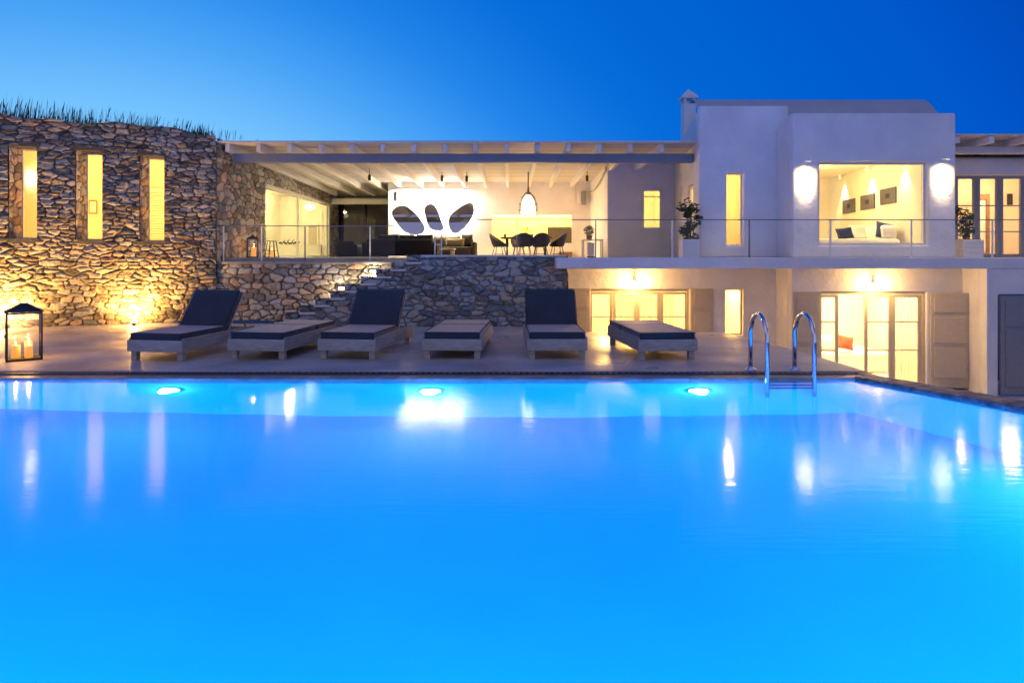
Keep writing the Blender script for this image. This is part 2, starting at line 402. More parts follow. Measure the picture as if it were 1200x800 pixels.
def stone_grid(name, mat, parent, o, u, n, L, H, step, amp, cw, ch, seed, holes=(), inside=None, gap=0.16, rough=1.0, wob=0.0, pw=3.6):
    rng = np.random.default_rng(seed)
    nu, nv = max(2, int(round(L / step)) + 1), max(2, int(round(H / step)) + 1)
    us, vs = np.linspace(0, L, nu), np.linspace(0, H, nv)
    for a, b, c, d in holes:      # snap the grid to the openings
        for q in (a, b): us[np.argmin(abs(us - q))] = q
        for q in (c, d): vs[np.argmin(abs(vs - q))] = q
    U, V = np.meshgrid(us, vs)
    wu = np.zeros_like(U); 
    for k in range(4):            # bend the courses a little
        fx, fy, ph = rng.uniform(0.6, 3.2), rng.uniform(0.6, 3.2), rng.uniform(0, 6.28)
        wu += np.sin(U * fx * 2 + V * fy * 2 + ph)
    gu, gv = U / cw + 2 + 0.05 * wu, V / ch + 2 + 0.055 * np.roll(wu, 3, axis=1)
    ni, nj = int(L / cw) + 6, int(H / ch) + 6
    PU = np.arange(ni)[None, :] + 0.5 + rng.uniform(-0.42, 0.42, (nj, ni)) + (np.arange(nj) % 2)[:, None] * 0.5
    PV = np.arange(nj)[:, None] + 0.5 + rng.uniform(-0.31, 0.31, (nj, ni))
    W = rng.uniform(-0.20, 0.26, (nj, ni)); W[rng.random((nj, ni)) < 0.17] = -0.55   # small fillers
    dead = rng.random((nj, ni)) < 0.12
    iu, iv = np.floor(gu).astype(int), np.floor(gv).astype(int)
    F1 = np.full(U.shape, 9.0); F2 = np.full(U.shape, 9.0); ID = np.zeros(U.shape, int); DU = np.zeros(U.shape); DV = np.zeros(U.shape)
    for dj in range(-2, 3):
        for di in range(-3, 3):
            a, b = np.clip(iu + di, 0, ni - 1), np.clip(iv + dj, 0, nj - 1)
            du, dv = gu - PU[b, a], gv - PV[b, a]
            dd = (np.abs(du) ** pw + np.abs(dv) ** pw) ** (1 / pw) - W[b, a] * 0.5
            dd = np.where(dead[b, a], 8.0, dd)
            new = b * ni + a
            near = dd < F1 - 1e-9; same = (new == ID) & (F1 < 8)
            F2 = np.where(near & ~same, F1, np.where(~same, np.minimum(F2, dd), F2))
            ID = np.where(near, new, ID); DU = np.where(near, du, DU); DV = np.where(near, dv, DV); F1 = np.where(near, dd, F1)
    e = F2 - F1
    r1, r2, r3, r4, r5 = (rng.random(ni * nj) for _ in range(5))
    mask = np.clip((e - gap * 0.35) / gap, 0, 1); mask = mask * mask * (3 - 2 * mask)
    dome = np.clip(e / 0.5, 0, 1) ** 0.35
    h = mask * (0.35 + 0.35 * r1[ID] + 0.30 * dome) + mask * ((r3[ID] - 0.5) * DU + (r4[ID] - 0.62) * DV * 1.1) * 0.55 * rough
    nz = np.zeros_like(h)
    o = Vector(o); u = Vector(u).normalized(); n = Vector(n).normalized()
    for jj in range(nv):
        for ii in range(nu):
            p = Vector((us[ii], vs[jj], seed * 3.1))
            nz[jj, ii] = mnoise.noise(p * 8.0) * 0.55 + mnoise.noise(p * 21.0) * 0.55
    h = h + nz * 0.30 * rough * (0.3 + 0.7 * mask)
    big = np.zeros_like(h)
    if wob:
        for jj in range(0, nv):
            for ii in range(0, nu):
                big[jj, ii] = mnoise.noise(Vector((us[ii] * 0.8, vs[jj] * 0.8, seed))) * wob
    D = h * amp + big
    co = np.zeros((nv, nu, 3))
    for k in range(3):
        co[..., k] = o[k] + u[k] * U + n[k] * D
    co[..., 2] += V
    uc, vc = (us[1:] + us[:-1]) / 2, (vs[1:] + vs[:-1]) / 2
    keep = np.ones((nv - 1, nu - 1), bool)
    UC, VC = np.meshgrid(uc, vc)
    for a, b, c, d in holes: keep &= ~((UC > a) & (UC < b) & (VC > c) & (VC < d))
    if inside is not None: keep &= inside(UC, VC)
    jj, ii = np.nonzero(keep)
    flip = (u.cross(Vector((0, 0, 1)))).dot(n) < 0
    idx = lambda a, b: a * nu + b
    faces = np.stack([idx(jj, ii), idx(jj, ii + 1), idx(jj + 1, ii + 1), idx(jj + 1, ii)], 1)
    if flip: faces = faces[:, ::-1]
    used, inv = np.unique(faces, return_inverse=True)
    me = bpy.data.meshes.new(name)
    flat = co.reshape(-1, 3)[used]
    if parent: flat = flat - np.array(base_of(parent))
    me.from_pydata(flat.tolist(), [], inv.reshape(faces.shape).tolist())
    ca = me.color_attributes.new('stone', 'FLOAT_COLOR', 'POINT')
    rgba = np.stack([r2[ID], r5[ID], mask, np.ones_like(mask)], -1).reshape(-1, 4)[used]
    ca.data.foreach_set('color', rgba.astype(np.float32).ravel())
    me.materials.append(mat)
    for p in me.polygons: p.use_smooth = True
    ob = bpy.data.objects.new(name, me); col.objects.link(ob)
    if parent: ob.parent = parent
    return ob
WARM = (1.0, 0.60, 0.20); GOLD = (1.0, 0.58, 0.15); SOFT = (1.0, 0.76, 0.44); WHITE = (1.0, 0.86, 0.66)

# ------------------------------------------------------------------ ground, pool, terrace
WZ = -0.05
PD = Vector((0.425, -0.905))
pool = [(-9.0, 8.88), (4.62, 8.88), (4.62 + PD.x * 9.26, 8.88 + PD.y * 9.26), (-9.0, 0.5)]
BOT = -2.0
LOW = -1.45      # lower courtyard level
m = MB()
m.poly([(x, y, BOT) for x, y in pool])
for i in range(4):
    a, b = pool[i], pool[(i + 1) % 4]
    m.quad((*a, BOT), (*b, BOT), (*b, WZ + 0.02), (*a, WZ + 0.02))
bas = m.build('pool_basin', M['pool']); tag(bas, kind='structure')
m = MB(); m.poly([(x, y, WZ) for x, y in reversed(pool)])
wat = m.build('pool_water', M['water'], recalc=False); tag(wat, kind='structure')

# terrain sheet to the horizon with the pool cut out of it
m = MB(); big = 1500.0
outer = [(-big, big), (big, big), (big, -big), (-big, -big)]
gap_pool = [(-9.3, 9.2), (4.9, 9.2), (9.1, 0.2), (-9.3, 0.2)]
for i in range(4):
    a, b, c, d = outer[i], outer[(i + 1) % 4], gap_pool[(i + 1) % 4], gap_pool[i]
    m.quad((*a, LOW - 0.05), (*b, LOW - 0.05), (*c, LOW - 0.05), (*d, LOW - 0.05))
tag(m.build('ground', M['earth']), kind='structure')
m = MB(); m.poly([(1.3, 16.3, LOW), (16, 16.3, LOW), (16, 1.0, LOW), (9.6, 1.0, LOW), (5.3, 9.0, LOW), (4.4, 13.9, LOW), (1.3, 14.0, LOW)])
tag(m.build('courtyard_paving', M['terrace']), kind='structure')

# terrace slab (its right edge drops to the courtyard)
G0, G1 = 9.10, 9.26
pts = [(-16, G1), (4.98, G1), (4.90, 11.14), (4.5, 13.95), (1.25, 14.02), (1.25, 15.1), (-16, 16.6)]
m = MB(); m.prism([(x, y, 0.0) for x, y in pts], (0, 0, LOW - 0.02))
tag(m.build('terrace', M['terrace'], bevel=0.02), kind='structure')
m = MB(); m.prism([(-16, 0.45, 0), (8.6, 0.45, 0), (9.2, -3, 0), (-16, -3, 0)], (0, 0, LOW))
tag(m.build('near_deck', M['terrace'], bevel=0.02), kind='structure')
m = MB(); m.prism([(-16, 0.45, -0.001), (-9.0, 0.45, -0.001), (-9.0, G1 - 0.003, -0.001), (-16, G1 - 0.003, -0.001)], (0, 0, LOW))
tag(m.build('side_deck', M['terrace']), kind='structure')
# coping strip and slotted overflow grate
g = thing('overflow_grate', 'dark slotted overflow grate along the far pool edge', 'grate', (-2, 9.18, -0.02))
B1('channel', M['black'], g, (-9, 4.6, G0, G1, -0.16, -0.09))
m = MB()
x = -9.0
while x < 4.6:
    m.box(x, x + 0.055, G0 + 0.004, G1 - 0.004, -0.05, -0.012); x += 0.085
m.box(-9, 4.6, G0 + 0.002, G0 + 0.018, -0.055, -0.01); m.box(-9, 4.6, G1 - 0.018, G1 - 0.002, -0.055, -0.01)
m.build('slats', M['grate'], g)
cp = thing('pool_coping', 'pale stone coping strip along the waterline below the sun loungers', 'coping', (-2, 9.0, -0.03))
m = MB()
x = -9.0
while x < 4.75:
    x1 = min(x + 0.6, 4.80); m.box(x + 0.0005, x1 - 0.0005, 8.862, G0 - 0.003, -0.30, -0.026 + random.uniform(-.001, .001)); x = x1
m.build('coping_stones', M['coping'], cp, bevel=0.005)
# right-hand coping: mottled stone kerb, outer face drops to the courtyard
rc = thing('stone_kerb', 'mottled stone kerb running down the right edge of the pool', 'kerb', (5.5, 7.5, 0))
nrm = Vector((0.905, 0.425))
A = Vector((4.62, 8.88)); E = A + PD * 9.2
def along(t, w): q = A + PD * t + nrm * w; return (q.x, q.y)
m = MB(); t = -0.02
while t < 9.2:
    t1 = t + random.uniform(0.35, 0.6); zt = random.uniform(-0.012, 0.004)
    p = [along(t + .001, -0.025), along(t1 - .001, -0.025), along(t1 - .001, 0.36), along(t + .001, 0.36)]
    m.prism([(*q, zt) for q in p], (0, 0, -0.22)); t = t1
m.prism([(*along(-0.02, 0.03), -0.222), (*along(9.2, 0.03), -0.222), (*along(9.2, 0.33), -0.222), (*along(-0.02, 0.33), -0.222)], (0, 0, LOW + 0.2))
m.prism([(4.80, 8.90, -0.01), (4.985, 8.90, -0.01), (4.985, G1 - .003, -0.01), (4.80, G1 - .003, -0.01)], (0, 0, -0.3))
m.build('kerb_stones', M['pebble_coping'], rc, bevel=0.015)

# ------------------------------------------------------------------ pool lamps, ladder
def pool_lamp(x, y, z, nx, ny, label, watts, rgb, tilt=-0.12, group='underwater pool lamps'):
    t = thing('pool_lamp', label, 'pool lamp', (x, y, z), 0, group)
    rot = Vector((nx, ny, 0)).to_track_quat('Z', 'Y').to_matrix().to_4x4()
    mm = MB(); mm.lathe([(0.0, 0.0), (0.13, 0.0), (0.15, 0.02), (0.15, 0.03)], n=24, cap=False)
    bmesh.ops.transform(mm.bm, matrix=rot, verts=mm.bm.verts); mm.build('rim', M['steel'], t, world=False)
    m2 = MB(); m2.lathe([(0.0, 0.034), (0.12, 0.034)], n=24, cap=False)
    bmesh.ops.transform(m2.bm, matrix=rot, verts=m2.bm.verts); m2.build('lens', M['pool_lens'], t, world=False)
    lamp('AREA', 'pool_lamp_light', (x + nx * 0.06, y + ny * 0.06, z), watts, rgb, parent=t, to=(x + nx, y + ny, z + tilt), size=0.24)
    if tilt > 0: lamp('POINT', 'pool_lamp_halo', (x + nx * 0.14, y + ny * 0.14, z), 5, (0.25, 0.62, 1.0), 0.08, t)
POOLC = (0.0, 0.285, 1.0); POOLF = (0.0, 0.20, 1.0)
for px, py, lab in ((200, 459, 'glowing underwater lamp in the far pool wall nearest the big floor lantern'),
                    (505, 457, 'glowing underwater lamp in the far pool wall between the third and fourth lounger'),
                    (818, 453, 'glowing underwater lamp in the far pool wall left of the ladder')):
    pool_lamp(X(px, 8.88), 8.87, -0.72, 0, -1, lab, 30, POOLF, 0.25)
for x in (-6.5, -3.2, 0.2, 3.6, 6.8):
    pool_lamp(x, 0.51, -0.8, 0, 1, 'underwater lamp set in the near pool wall', 150, POOLC)
for y in (3.4, 6.4):  # added side lamps, out of view, that brighten the middle of the pool floor
    pool_lamp(-8.99, y, -0.8, 1, 0, 'added underwater fill lamp in the left pool wall, out of view', 95, POOLF)
    pool_lamp(4.62 + PD.x * (8.88 - y) / 0.905 - 0.012, y, -0.8, -0.905, -0.425, 'added underwater fill lamp in the slanting right pool wall, out of view', 65, POOLF)

lad = thing('pool_ladder', 'polished steel pool ladder with two looped handrails at the far right corner', 'pool ladder', (3.7, 9.1, 0))
for x in (3.39, 4.01):
    m = MB()
    pts = [(x, 9.36, -0.01), (x, 9.36, 0.45)]
    for k in range(1, 12):
        a = math.pi * k / 12; pts.append((x, 9.06 + 0.30 * math.cos(a), 0.45 + 0.36 * math.sin(a)))
    pts += [(x, 8.76, 0.45), (x, 8.76, -0.5), (x, 8.76, -1.0)]
    h = m.tube(pts, 0.031, 14).build('handrail', M['steel'], lad)
    m = MB(); m.lathe([(0.075, 0.0), (0.075, 0.015), (0.035, 0.03), (0.03, 0.05)], x, 9.36, 20).build('flange', M['steel'], h)
for z in (-0.10, -0.30, -0.50):
    B1('ladder_step', M['rail_metal'], lad, (3.41, 3.99, 8.71, 8.81, z - 0.02, z + 0.02), bevel=0.006)

# ------------------------------------------------------------------ stone wing (left)
w0 = Vector((-12.9, 13.95, 0)); w1 = Vector((-7.28, 16.5, 0))
wu = (w1 - w0).normalized(); wnr = Vector((wu.y, -wu.x, 0)); WL = (w1 - w0).length
sw = thing('stone_house', 'rubble stone wing with three tall lit windows and grass on its roof', 'house', (-9.5, 16, 0))
def s_of(px):       # distance along the slanted wall where the sight line of a photo column meets it
    dx, dy = (px - CX) / F, 1.0
    # w0 + wu*s = t*(dx,dy)
    det = wu.x * -dy + dx * wu.y
    s = (-(w0.x) * -dy + -(dx) * w0.y * 1.0)
    A_ = np.array([[wu.x, -dx], [wu.y, -dy]]); r = np.linalg.solve(A_, np.array([-w0.x, -w0.y])); return float(r[0])
holes = []
for (a, b, tz, bz) in ((10, 43.5, 172, 280), (88.5, 120, 177, 281.5), (163.5, 192.5, 183, 283)):
    s0, s1 = s_of(a), s_of(b); d = w0.y + wu.y * (s0 + s1) / 2
    holes.append((s0, s1, Z(bz, d), Z(tz, d)))
def top_line(U, V): return V < 4.80 - 0.03 * U + 0.05 * np.sin(U * 1.7) + 0.03 * np.sin(U * 5.1)
stone_grid('stone_wall', M['rubble'], sw, w0, wu, wnr, WL, 4.9, 0.018, 0.05, 0.24, 0.092, 3, holes, top_line, gap=0.12, wob=0.05, rough=1.4)
# reveals, frames, panes, and the lit room behind
inw = Vector((-0.05, 1.0, 0)).normalized()
for k, (s0, s1, h0, h1) in enumerate(holes):
    p0 = w0 + wu * s0; p1 = w0 + wu * s1; dep = 0.42
    stone_grid('window_reveal', M['masonry'], sw, p0 + Vector((0, 0, h0)), inw, Vector((1, 0.05, 0)), dep, h1 - h0, 0.025, 0.02, 0.24, 0.17, 20 + k, gap=0.12)
    mm = MB()
    q0, q1 = p0 + inw * dep, p1 + inw * dep
    out = wnr * 0.05
    for zz, dz in ((h1, 0.12), (h0, -0.08)):
        pts = [p0 + out - wu * 0.05, p1 + out + wu * 0.05, q1 + wu * 0.05, q0 - wu * 0.05]
        mm.prism([(v.x, v.y, zz) for v in pts], (0, 0, dz))
    mm.prism([(v.x, v.y, h0) for v in (p1 - wnr * 0.0, p1 + wu * 0.25 - wnr * 0.03, q1 + wu * 0.25, q1)], (0, 0, h1 - h0))
    mm.prism([(v.x, v.y, h0) for v in (p0 - Vector((0.012, 0, 0)) + inw * 0.02, q0 - Vector((0.012, 0, 0)), q0 - wu * 0.25, p0 - wu * 0.25 + inw * 0.05)], (0, 0, h1 - h0))
    mm.build('window_surround', M['masonry'], sw)
    fr = MB(); un = (q1 - q0).normalized()
    Ls = (q1 - q0).length
    wall(fr, q0 + Vector((0, 0, h0)), un, Vector((un.y, -un.x, 0)), Ls, h1 - h0, 0.06, [(0.035, Ls - 0.035, 0.04, h1 - h0 - 0.04)])
    f = fr.build('window_frame', M['room_white'], sw)
    MB().quad(*[tuple(v) for v in (q0 + Vector((0, 0.03, h0)), q1 + Vector((0, 0.03, h0)), q1 + Vector((0, 0.03, h1)), q0 + Vector((0, 0.03, h1)))]).__class__
    gm = MB(); gm.quad(*[tuple(v) for v in (q0 + Vector((0, 0.03, h0)), q1 + Vector((0, 0.03, h0)), q1 + Vector((0, 0.03, h1)), q0 + Vector((0, 0.03, h1)))])
    gm.build('pane', M['glass'], f)
# inner lining of the stone wall and the room behind it
def rotbox(mb, p, u, n, a0, a1, b0, b1, z0, z1):
    pts = [p + u * a0 + n * b0, p + u * a1 + n * b0, p + u * a1 + n * b1, p + u * a0 + n * b1]
    mb.prism([(v.x, v.y, z0) for v in pts], (0, 0, z1 - z0))
mm = MB()
hl = [(s0 + 0.13, s1 + 0.21, h0 - 1.4, h1 - 1.4) for s0, s1, h0, h1 in holes]
wall(mm, w0 - wnr * 0.44 + Vector((0, 0, 1.4)), wu, wnr, WL - 0.1, 3.05, 0.05, hl)
p = w0 - wnr * 0.5
rb = -wnr
rotbox(mm, p, wu, rb, 0, WL - 0.2, 1.55, 1.65, 1.4, 4.45)
rotbox(mm, p, wu, rb, -0.1, 0.0, 0, 1.6, 1.4, 4.45)
rotbox(mm, p, wu, rb, WL - 0.3, WL - 0.2, 0, 1.6, 1.4, 4.45)
rotbox(mm, p, wu, rb, 0, WL - 0.2, 0, 1.6, 4.4, 4.5)
rotbox(mm, p, wu, rb, 0, WL - 0.2, 0, 1.6, 1.3, 1.45)
mm.build('interior_wall', M['room'], sw)
for i, (s0, s1, h0, h1) in enumerate(holes):
    c = w0 + wu * ((s0 + s1) / 2 + 0.5) - wnr * 1.3
    lamp('POINT', 'room_light', (c.x, c.y, 3.9), 10, (1.0, 0.52, 0.11), 0.12, sw)
    lamp('POINT', 'room_light', (c.x - wnr.x * -0.6 + wu.x * 0.3, c.y - wnr.y * -0.6 + wu.y * 0.3, 2.6), 14, (1.0, 0.50, 0.10), 0.12, sw)
# roof slab with planting soil, behind both stone faces
mm = MB()
mm.prism([(-13.1, 14.1, 4.44), (-7.42, 16.66, 4.44), (-7.42, 29.4, 4.44), (-13.1, 29.4, 4.44)], (0, 0, 0.06))
mm.build('roof', M['earth'], sw)
# side wall facing the veranda
VX = -7.28; VY0, VY1 = 16.5, 29.2
FLO = 1.55
oy0, oy1, oz1 = 19.8 - VY0, 27.2 - VY0, 3.70 - FLO
stone_grid('stone_side_wall', M['masonry'], sw, (VX, VY0, FLO), (0, 1, 0), (1, 0, 0), VY1 - VY0, 4.52 - FLO, 0.03, 0.04, 0.30, 0.17, 11, [(oy0, oy1, -0.1, oz1)], gap=0.13, rough=0.7)
mm = MB(); wall(mm, (VX - 0.08, VY0 + 0.25, FLO), (0, 1, 0), (1, 0, 0), VY1 - VY0 - 0.25, 2.84, 0.3, [(oy0 - 0.25, oy1 - 0.25, -0.1, oz1)])
mm.build('side_wall_core', M['room_white'], sw)
B1('lintel_trim', M['white_wood'], sw, (VX - 0.1, VX + 0.05, oy0 + VY0 - 0.04, oy1 + VY0 + 0.04, 3.66, 3.74), bevel=0.01)
mm = MB()
wall(mm, (VX - 0.16, oy0 + VY0, FLO), (0, 1, 0), (1, 0, 0), oy1 - oy0, oz1, 0.06, [(0.06, 3.62, 0.06, oz1 - 0.06), (3.70, oy1 - oy0 - 0.06, 0.06, oz1 - 0.06)])
f = mm.build('sliding_door', M['white_wood'], sw)
gm = MB(); gm.quad((VX - 0.19, oy0 + VY0, FLO), (VX - 0.19, oy1 + VY0, FLO), (VX - 0.19, oy1 + VY0, 3.7), (VX - 0.19, oy0 + VY0, 3.7)); gm.build('pane', M['glass'], f)
# living room behind the opening
mm = MB()
mm.box(-10.2, -10.05, 18.0, 29.4, FLO, 4.3); mm.box(-10.05, VX - 0.4, 29.2, 29.4, FLO, 4.3); mm.box(-10.05, VX - 0.4, 18.0, 18.15, FLO, 4.3)
mm.box(-10.2, VX - 0.4, 18.0, 29.4, FLO - 0.12, FLO - 0.002)
mm.build('living_room_wall', M['room_white'], sw)
B1('living_room_ceiling', M['boards'], sw, (-10.2, VX - 0.4, 18.0, 29.4, 4.2, 4.32))
for y in (20.5, 23.5, 27):
    lamp('POINT', 'room_light', (-8.9, y, 3.95), 45, (1.0, 0.76, 0.34), 0.12, sw)

# grass on the roof
def blades(name, spots, hmin, hmax, mat, label):
    mm = MB()
    for (x, y, z, hs) in spots:
        h = random.uniform(hmin, hmax) * hs; a = random.uniform(0, math.pi); lean = random.gauss(0.10, 0.10); la = random.uniform(-0.6, 0.6)
        w = random.uniform(0.004, 0.009)
        dx, dy = math.cos(a) * w, math.sin(a) * w
        lx, ly = math.cos(la) * lean * h, math.sin(la) * lean * h
        prev = ((x - dx, y - dy, z), (x + dx, y + dy, z))
        for t in (0.5, 0.85, 1.0):
            ww = 1.0 - 0.75 * t if t < 1 else 0.1
            if t == 0.85 and random.random() < 0.5: ww = 1.3
            c = (x + lx * t * t, y + ly * t * t, z + h * t)
            nx = ((c[0] - dx * ww, c[1] - dy * ww, c[2]), (c[0] + dx * ww, c[1] + dy * ww, c[2]))
            mm.quad(prev[0], prev[1], nx[1], nx[0]); prev = nx
    o = mm.build(name, mat, recalc=False); return tag(o, label, None, None, 'stuff')
sp = []
for k in range(2300):
    s = random.uniform(-0.3, WL - 0.05); clump = 0.5 + 0.5 * math.sin(s * 3.3 + 1) * math.sin(s * 7.9)
    if random.random() > 0.35 + 0.65 * clump: continue
    q = w0 + wu * s - wnr * random.uniform(0.1, 1.6)
    sp.append((q.x, q.y, 4.48, 1.15 - 0.6 * max(0, s) / WL))
for k in range(420):
    y = random.uniform(16.6, 26); cl = 0.5 + 0.5 * math.sin(y * 2.2)
    if random.random() > cl + 0.2: continue
    sp.append((random.uniform(-8.6, -7.5), y, 4.48, 0.75))
for k in range(2600):
    s = random.uniform(-0.3, WL - 0.05); q = w0 + wu * s - wnr * abs(random.gauss(0.25, 0.3))
    sp.append((q.x, q.y, 4.50, random.uniform(0.22, 0.5) * (1.2 - 0.5 * max(0, s) / WL)))
blades('grass', sp, 0.25, 0.85, M['grass'], 'wispy dry grass growing along the roof edge of the stone wing')

# ------------------------------------------------------------------ retaining wall, stair
rw = thing('retaining_wall', 'low stone wall holding up the veranda behind the loungers', 'wall', (-5, 16.6, 0))
stone_grid('stone_face', M['masonry'], rw, (-7.4, 16.62, 0), (1, 0, 0), (0, -1, 0), 5.8, 1.40, 0.0201, 0.055, 0.25, 0.128, 31, gap=0.12, rough=1.0)
B1('cap', M['coping'], rw, (-7.4, -1.5, 16.555, 17.0, 1.395, 1.46), bevel=0.015)
st = thing('stone_staircase', 'stone stair rising along the wall from the pool terrace to the veranda', 'staircase', (-3, 15.8, 0))
SY0, SY1 = 15.12, 16.55
risers = 10; rz = 0.162
xt = X(494.5, 15.1)
def stair_top(xv):
    k = np.floor((xv - (xt - 9 * 0.345)) / 0.345) + 2
    return np.clip(k, 0, risers) * rz
front = lambda U, V: V < stair_top(U - 5.6)
stone_grid('stone_face', M['pool_lit_masonry'], st, (-5.6, SY0, 0), (1, 0, 0), (0, -1, 0), 5.6 + 1.30, 1.62, 0.0203, 0.06, 0.235, 0.115, 41, inside=front, gap=0.12, rough=1.0)
stone_grid('stone_end', M['pool_lit_masonry'], st, (1.30, SY0, LOW), (0, 1, 0), (1, 0, 0), 1.2, 1.62 - LOW, 0.03, 0.04, 0.36, 0.25, 43, gap=0.12, rough=0.8)
mm = MB()
for k in range(1, risers + 1):
    x0 = xt - (10 - k) * 0.345; x1 = x0 + 0.345 if k < 10 else 1.30
    mm.box(x0 + 0.001, x1, SY0 - 0.01, SY1, -0.02, k * rz - 0.047)
mm.build('step_core', M['coping'], st)
for k in range(1, risers + 1):
    x0 = xt - (10 - k) * 0.345; x1 = x0 + 0.345 if k < 10 else 1.30
    B1('tread', M['tread'], st, (x0 - 0.02, x1 - 0.003, SY0 - 0.075, SY1, k * rz - 0.045, k * rz), bevel=0.008)
# the small step lamps set in the retaining wall
for i, (px, py) in enumerate(((437, 318), (400, 338))):
    x, z = X(px, 16.5), Z(py, 16.5)
    t = thing('step_lamp', ('upper' if i == 0 else 'lower') + ' small recessed stair lamp glowing over the stone steps', 'step lamp', (x, 16.5, z), 0, 'stair lamps')
    B1('lamp_case', M['dark_metal'], t, (x - 0.09, x + 0.09, 16.50, 16.56, z - 0.045, z + 0.045))
    B1('lens', M['bulb_soft'], t, (x - 0.07, x + 0.07, 16.494, 16.50, z - 0.03, z + 0.03))
    lamp('POINT', 'step_light', (x, 16.42, z - 0.02), 6, SOFT, 0.03, t)

# ------------------------------------------------------------------ white villa
vil = thing('villa', 'two storey white plaster villa with lit windows and a long balcony slab', 'house', (6, 16, LOW))
SD = 14.5; S0, S1 = 1.32, 1.56
LW = 16.2; RWY = 15.3; XC = 6.49; XR = 10.41
BX0, BX1 = X(928.5, 15.3), X(1120.5, 15.3)
# upper terrace floor and the projecting slab
B1('upper_floor', M['terrace'], vil, (VX, -1.6, 16.95, 29.2, 1.30, 1.55), (-1.6, 4.63, 16.30, 29.2, 1.305, 1.552), (4.63, 5.6, 17.0, 22.2, 1.31, 1.549))
B1('balcony_slab', M['plaster'], vil, (X(652, SD), 16.0, SD, 16.32, S0, S1), bevel=0.02)
# lower walls
def hole_px(pxs, d, x_o, z_o):
    return [(X(a, d) - x_o, X(b, d) - x_o, Z(bz, d) - z_o if bz is not None else -0.1, Z(tz, d) - z_o) for a, b, tz, bz in pxs]
mm = MB(); lh = hole_px([(692, 808, 339, None), (850, 871, 339, 393)], LW, 1.15, LOW)
wall(mm, (1.15, LW, LOW), (1, 0, 0), (0, -1, 0), XC - 1.15 + 0.2, S0 - LOW, 0.25, lh); mm.build('lower_wall', M['plaster'], vil, bevel=0.015)
mm = MB(); rh = hole_px([(961, 1086, 342, None)], RWY, XC, LOW)
wall(mm, (XC, RWY, LOW), (1, 0, 0), (0, -1, 0), XR - XC + 0.2, S0 - LOW, 0.25, rh); mm.build('lower_wall', M['plaster'], vil, bevel=0.015)
B1('lower_return', M['plaster'], vil, (XC - 0.001, XC + 0.25, RWY + 0.255, LW - 0.003, LOW, S0 - 0.002))
mm = MB(); fx = XR
wall(mm, (XR, SD + 0.012, LOW), (1, 0, 0), (0, -1, 0), 5.5, S0 - LOW - 0.002, 0.25, [(X(1170, SD) - XR, X(1215, SD) - XR, -0.1, Z(345, SD) - LOW)]); mm.build('front_wall', M['plaster'], vil, bevel=0.015)
B1('recess_side_wall', M['plaster'], vil, (XR + 0.003, XR + 0.25, SD + 0.265, RWY - 0.003, LOW, S0 - 0.002))
B1('front_shutter', M['grey_paint'], vil, (X(1172, SD), X(1213, SD), SD - 0.03, SD + 0.03, LOW + 0.03, Z(347, SD)), (X(1177, SD), X(1206, SD), SD - 0.045, SD - 0.028, LOW + 1.5, Z(352, SD)), (X(1177, SD), X(1206, SD), SD - 0.045, SD - 0.028, LOW + 0.2, LOW + 1.42), bevel=0.008)

# upper: slit-window block
UB = 16.2; UX0 = 4.63; UTOP = Z(124, UB)
mm = MB(); wall(mm, (UX0, UB, S1), (1, 0, 0), (0, -1, 0), BX0 - UX0 + 0.3, UTOP - S1, 0.25, hole_px([(852, 871.5, 203, 288)], UB, UX0, S1))
mm.build('upper_wall', M['plaster'], vil, bevel=0.05, seg=3)
mm = MB(); sdh = [(16.95 - UB - 0.25, 17.75 - UB - 0.25, -0.1, 3.45 - S1)]
SLX = 0.084          # this wall runs slightly outwards towards the back
def sx_(y): return UX0 + SLX * (y - UB)
wall(mm, (sx_(UB + 0.25), UB + 0.25, S1), (SLX, 1, 0), (-1, SLX, 0), 5.4, 4.40 - S1, 0.25, sdh); mm.build('veranda_side_wall', M['plaster'], vil)
mm = MB()   # the flank above the pergola slopes down towards the back
mm.prism([(sx_(y) + 0.003, y, z) for y, z in ((UB + 0.252, 4.402), (UB + 0.252, UTOP - 0.05), (UB + 0.6, UTOP - 0.12), (19.3, 4.82), (21.8, 4.62), (21.8, 4.402))], (0.24, 0, 0))
mm.build('sloping_flank', M['plaster'], vil, bevel=0.03)
# low vaulted roof rising behind the parapets, rounded at its right end
mm = MB()
xa, xb = UX0 + 0.10, X(1091, 17.2); zt = Z(117.5, 17.2)
nx, ny_ = 64, 26; gv = []
for i in range(nx + 1):
    x = xa + (xb - xa) * (1 - (1 - i / nx) ** 1.6); row = []
    e = max(0.0, (x - (xb - 0.25)) / 0.25)
    f = math.sqrt(max(0.0, 1 - e ** 2))
    for j in range(ny_ + 1):
        y = 16.46 + (17.6 - 16.46) * (j / ny_) ** 1.2; q = min(1.0, (y - 16.46) / 0.75)
        row.append(mm.bm.verts.new((x, y, 4.80 + (zt - 4.80) * f * math.sin(q * math.pi / 2))))
    gv.append(row)
for i in range(nx):
    for j in range(ny_):
        fc = mm.bm.faces.new([gv[i][j], gv[i + 1][j], gv[i + 1][j + 1], gv[i][j + 1]]); fc.smooth = True
mm.build('roof_vault', M['shaded_roof'], vil)
B1('roof', M['plaster'], vil, (UX0 + 0.26, BX0 + 0.1, UB + 0.26, 22, 4.75, 4.85))
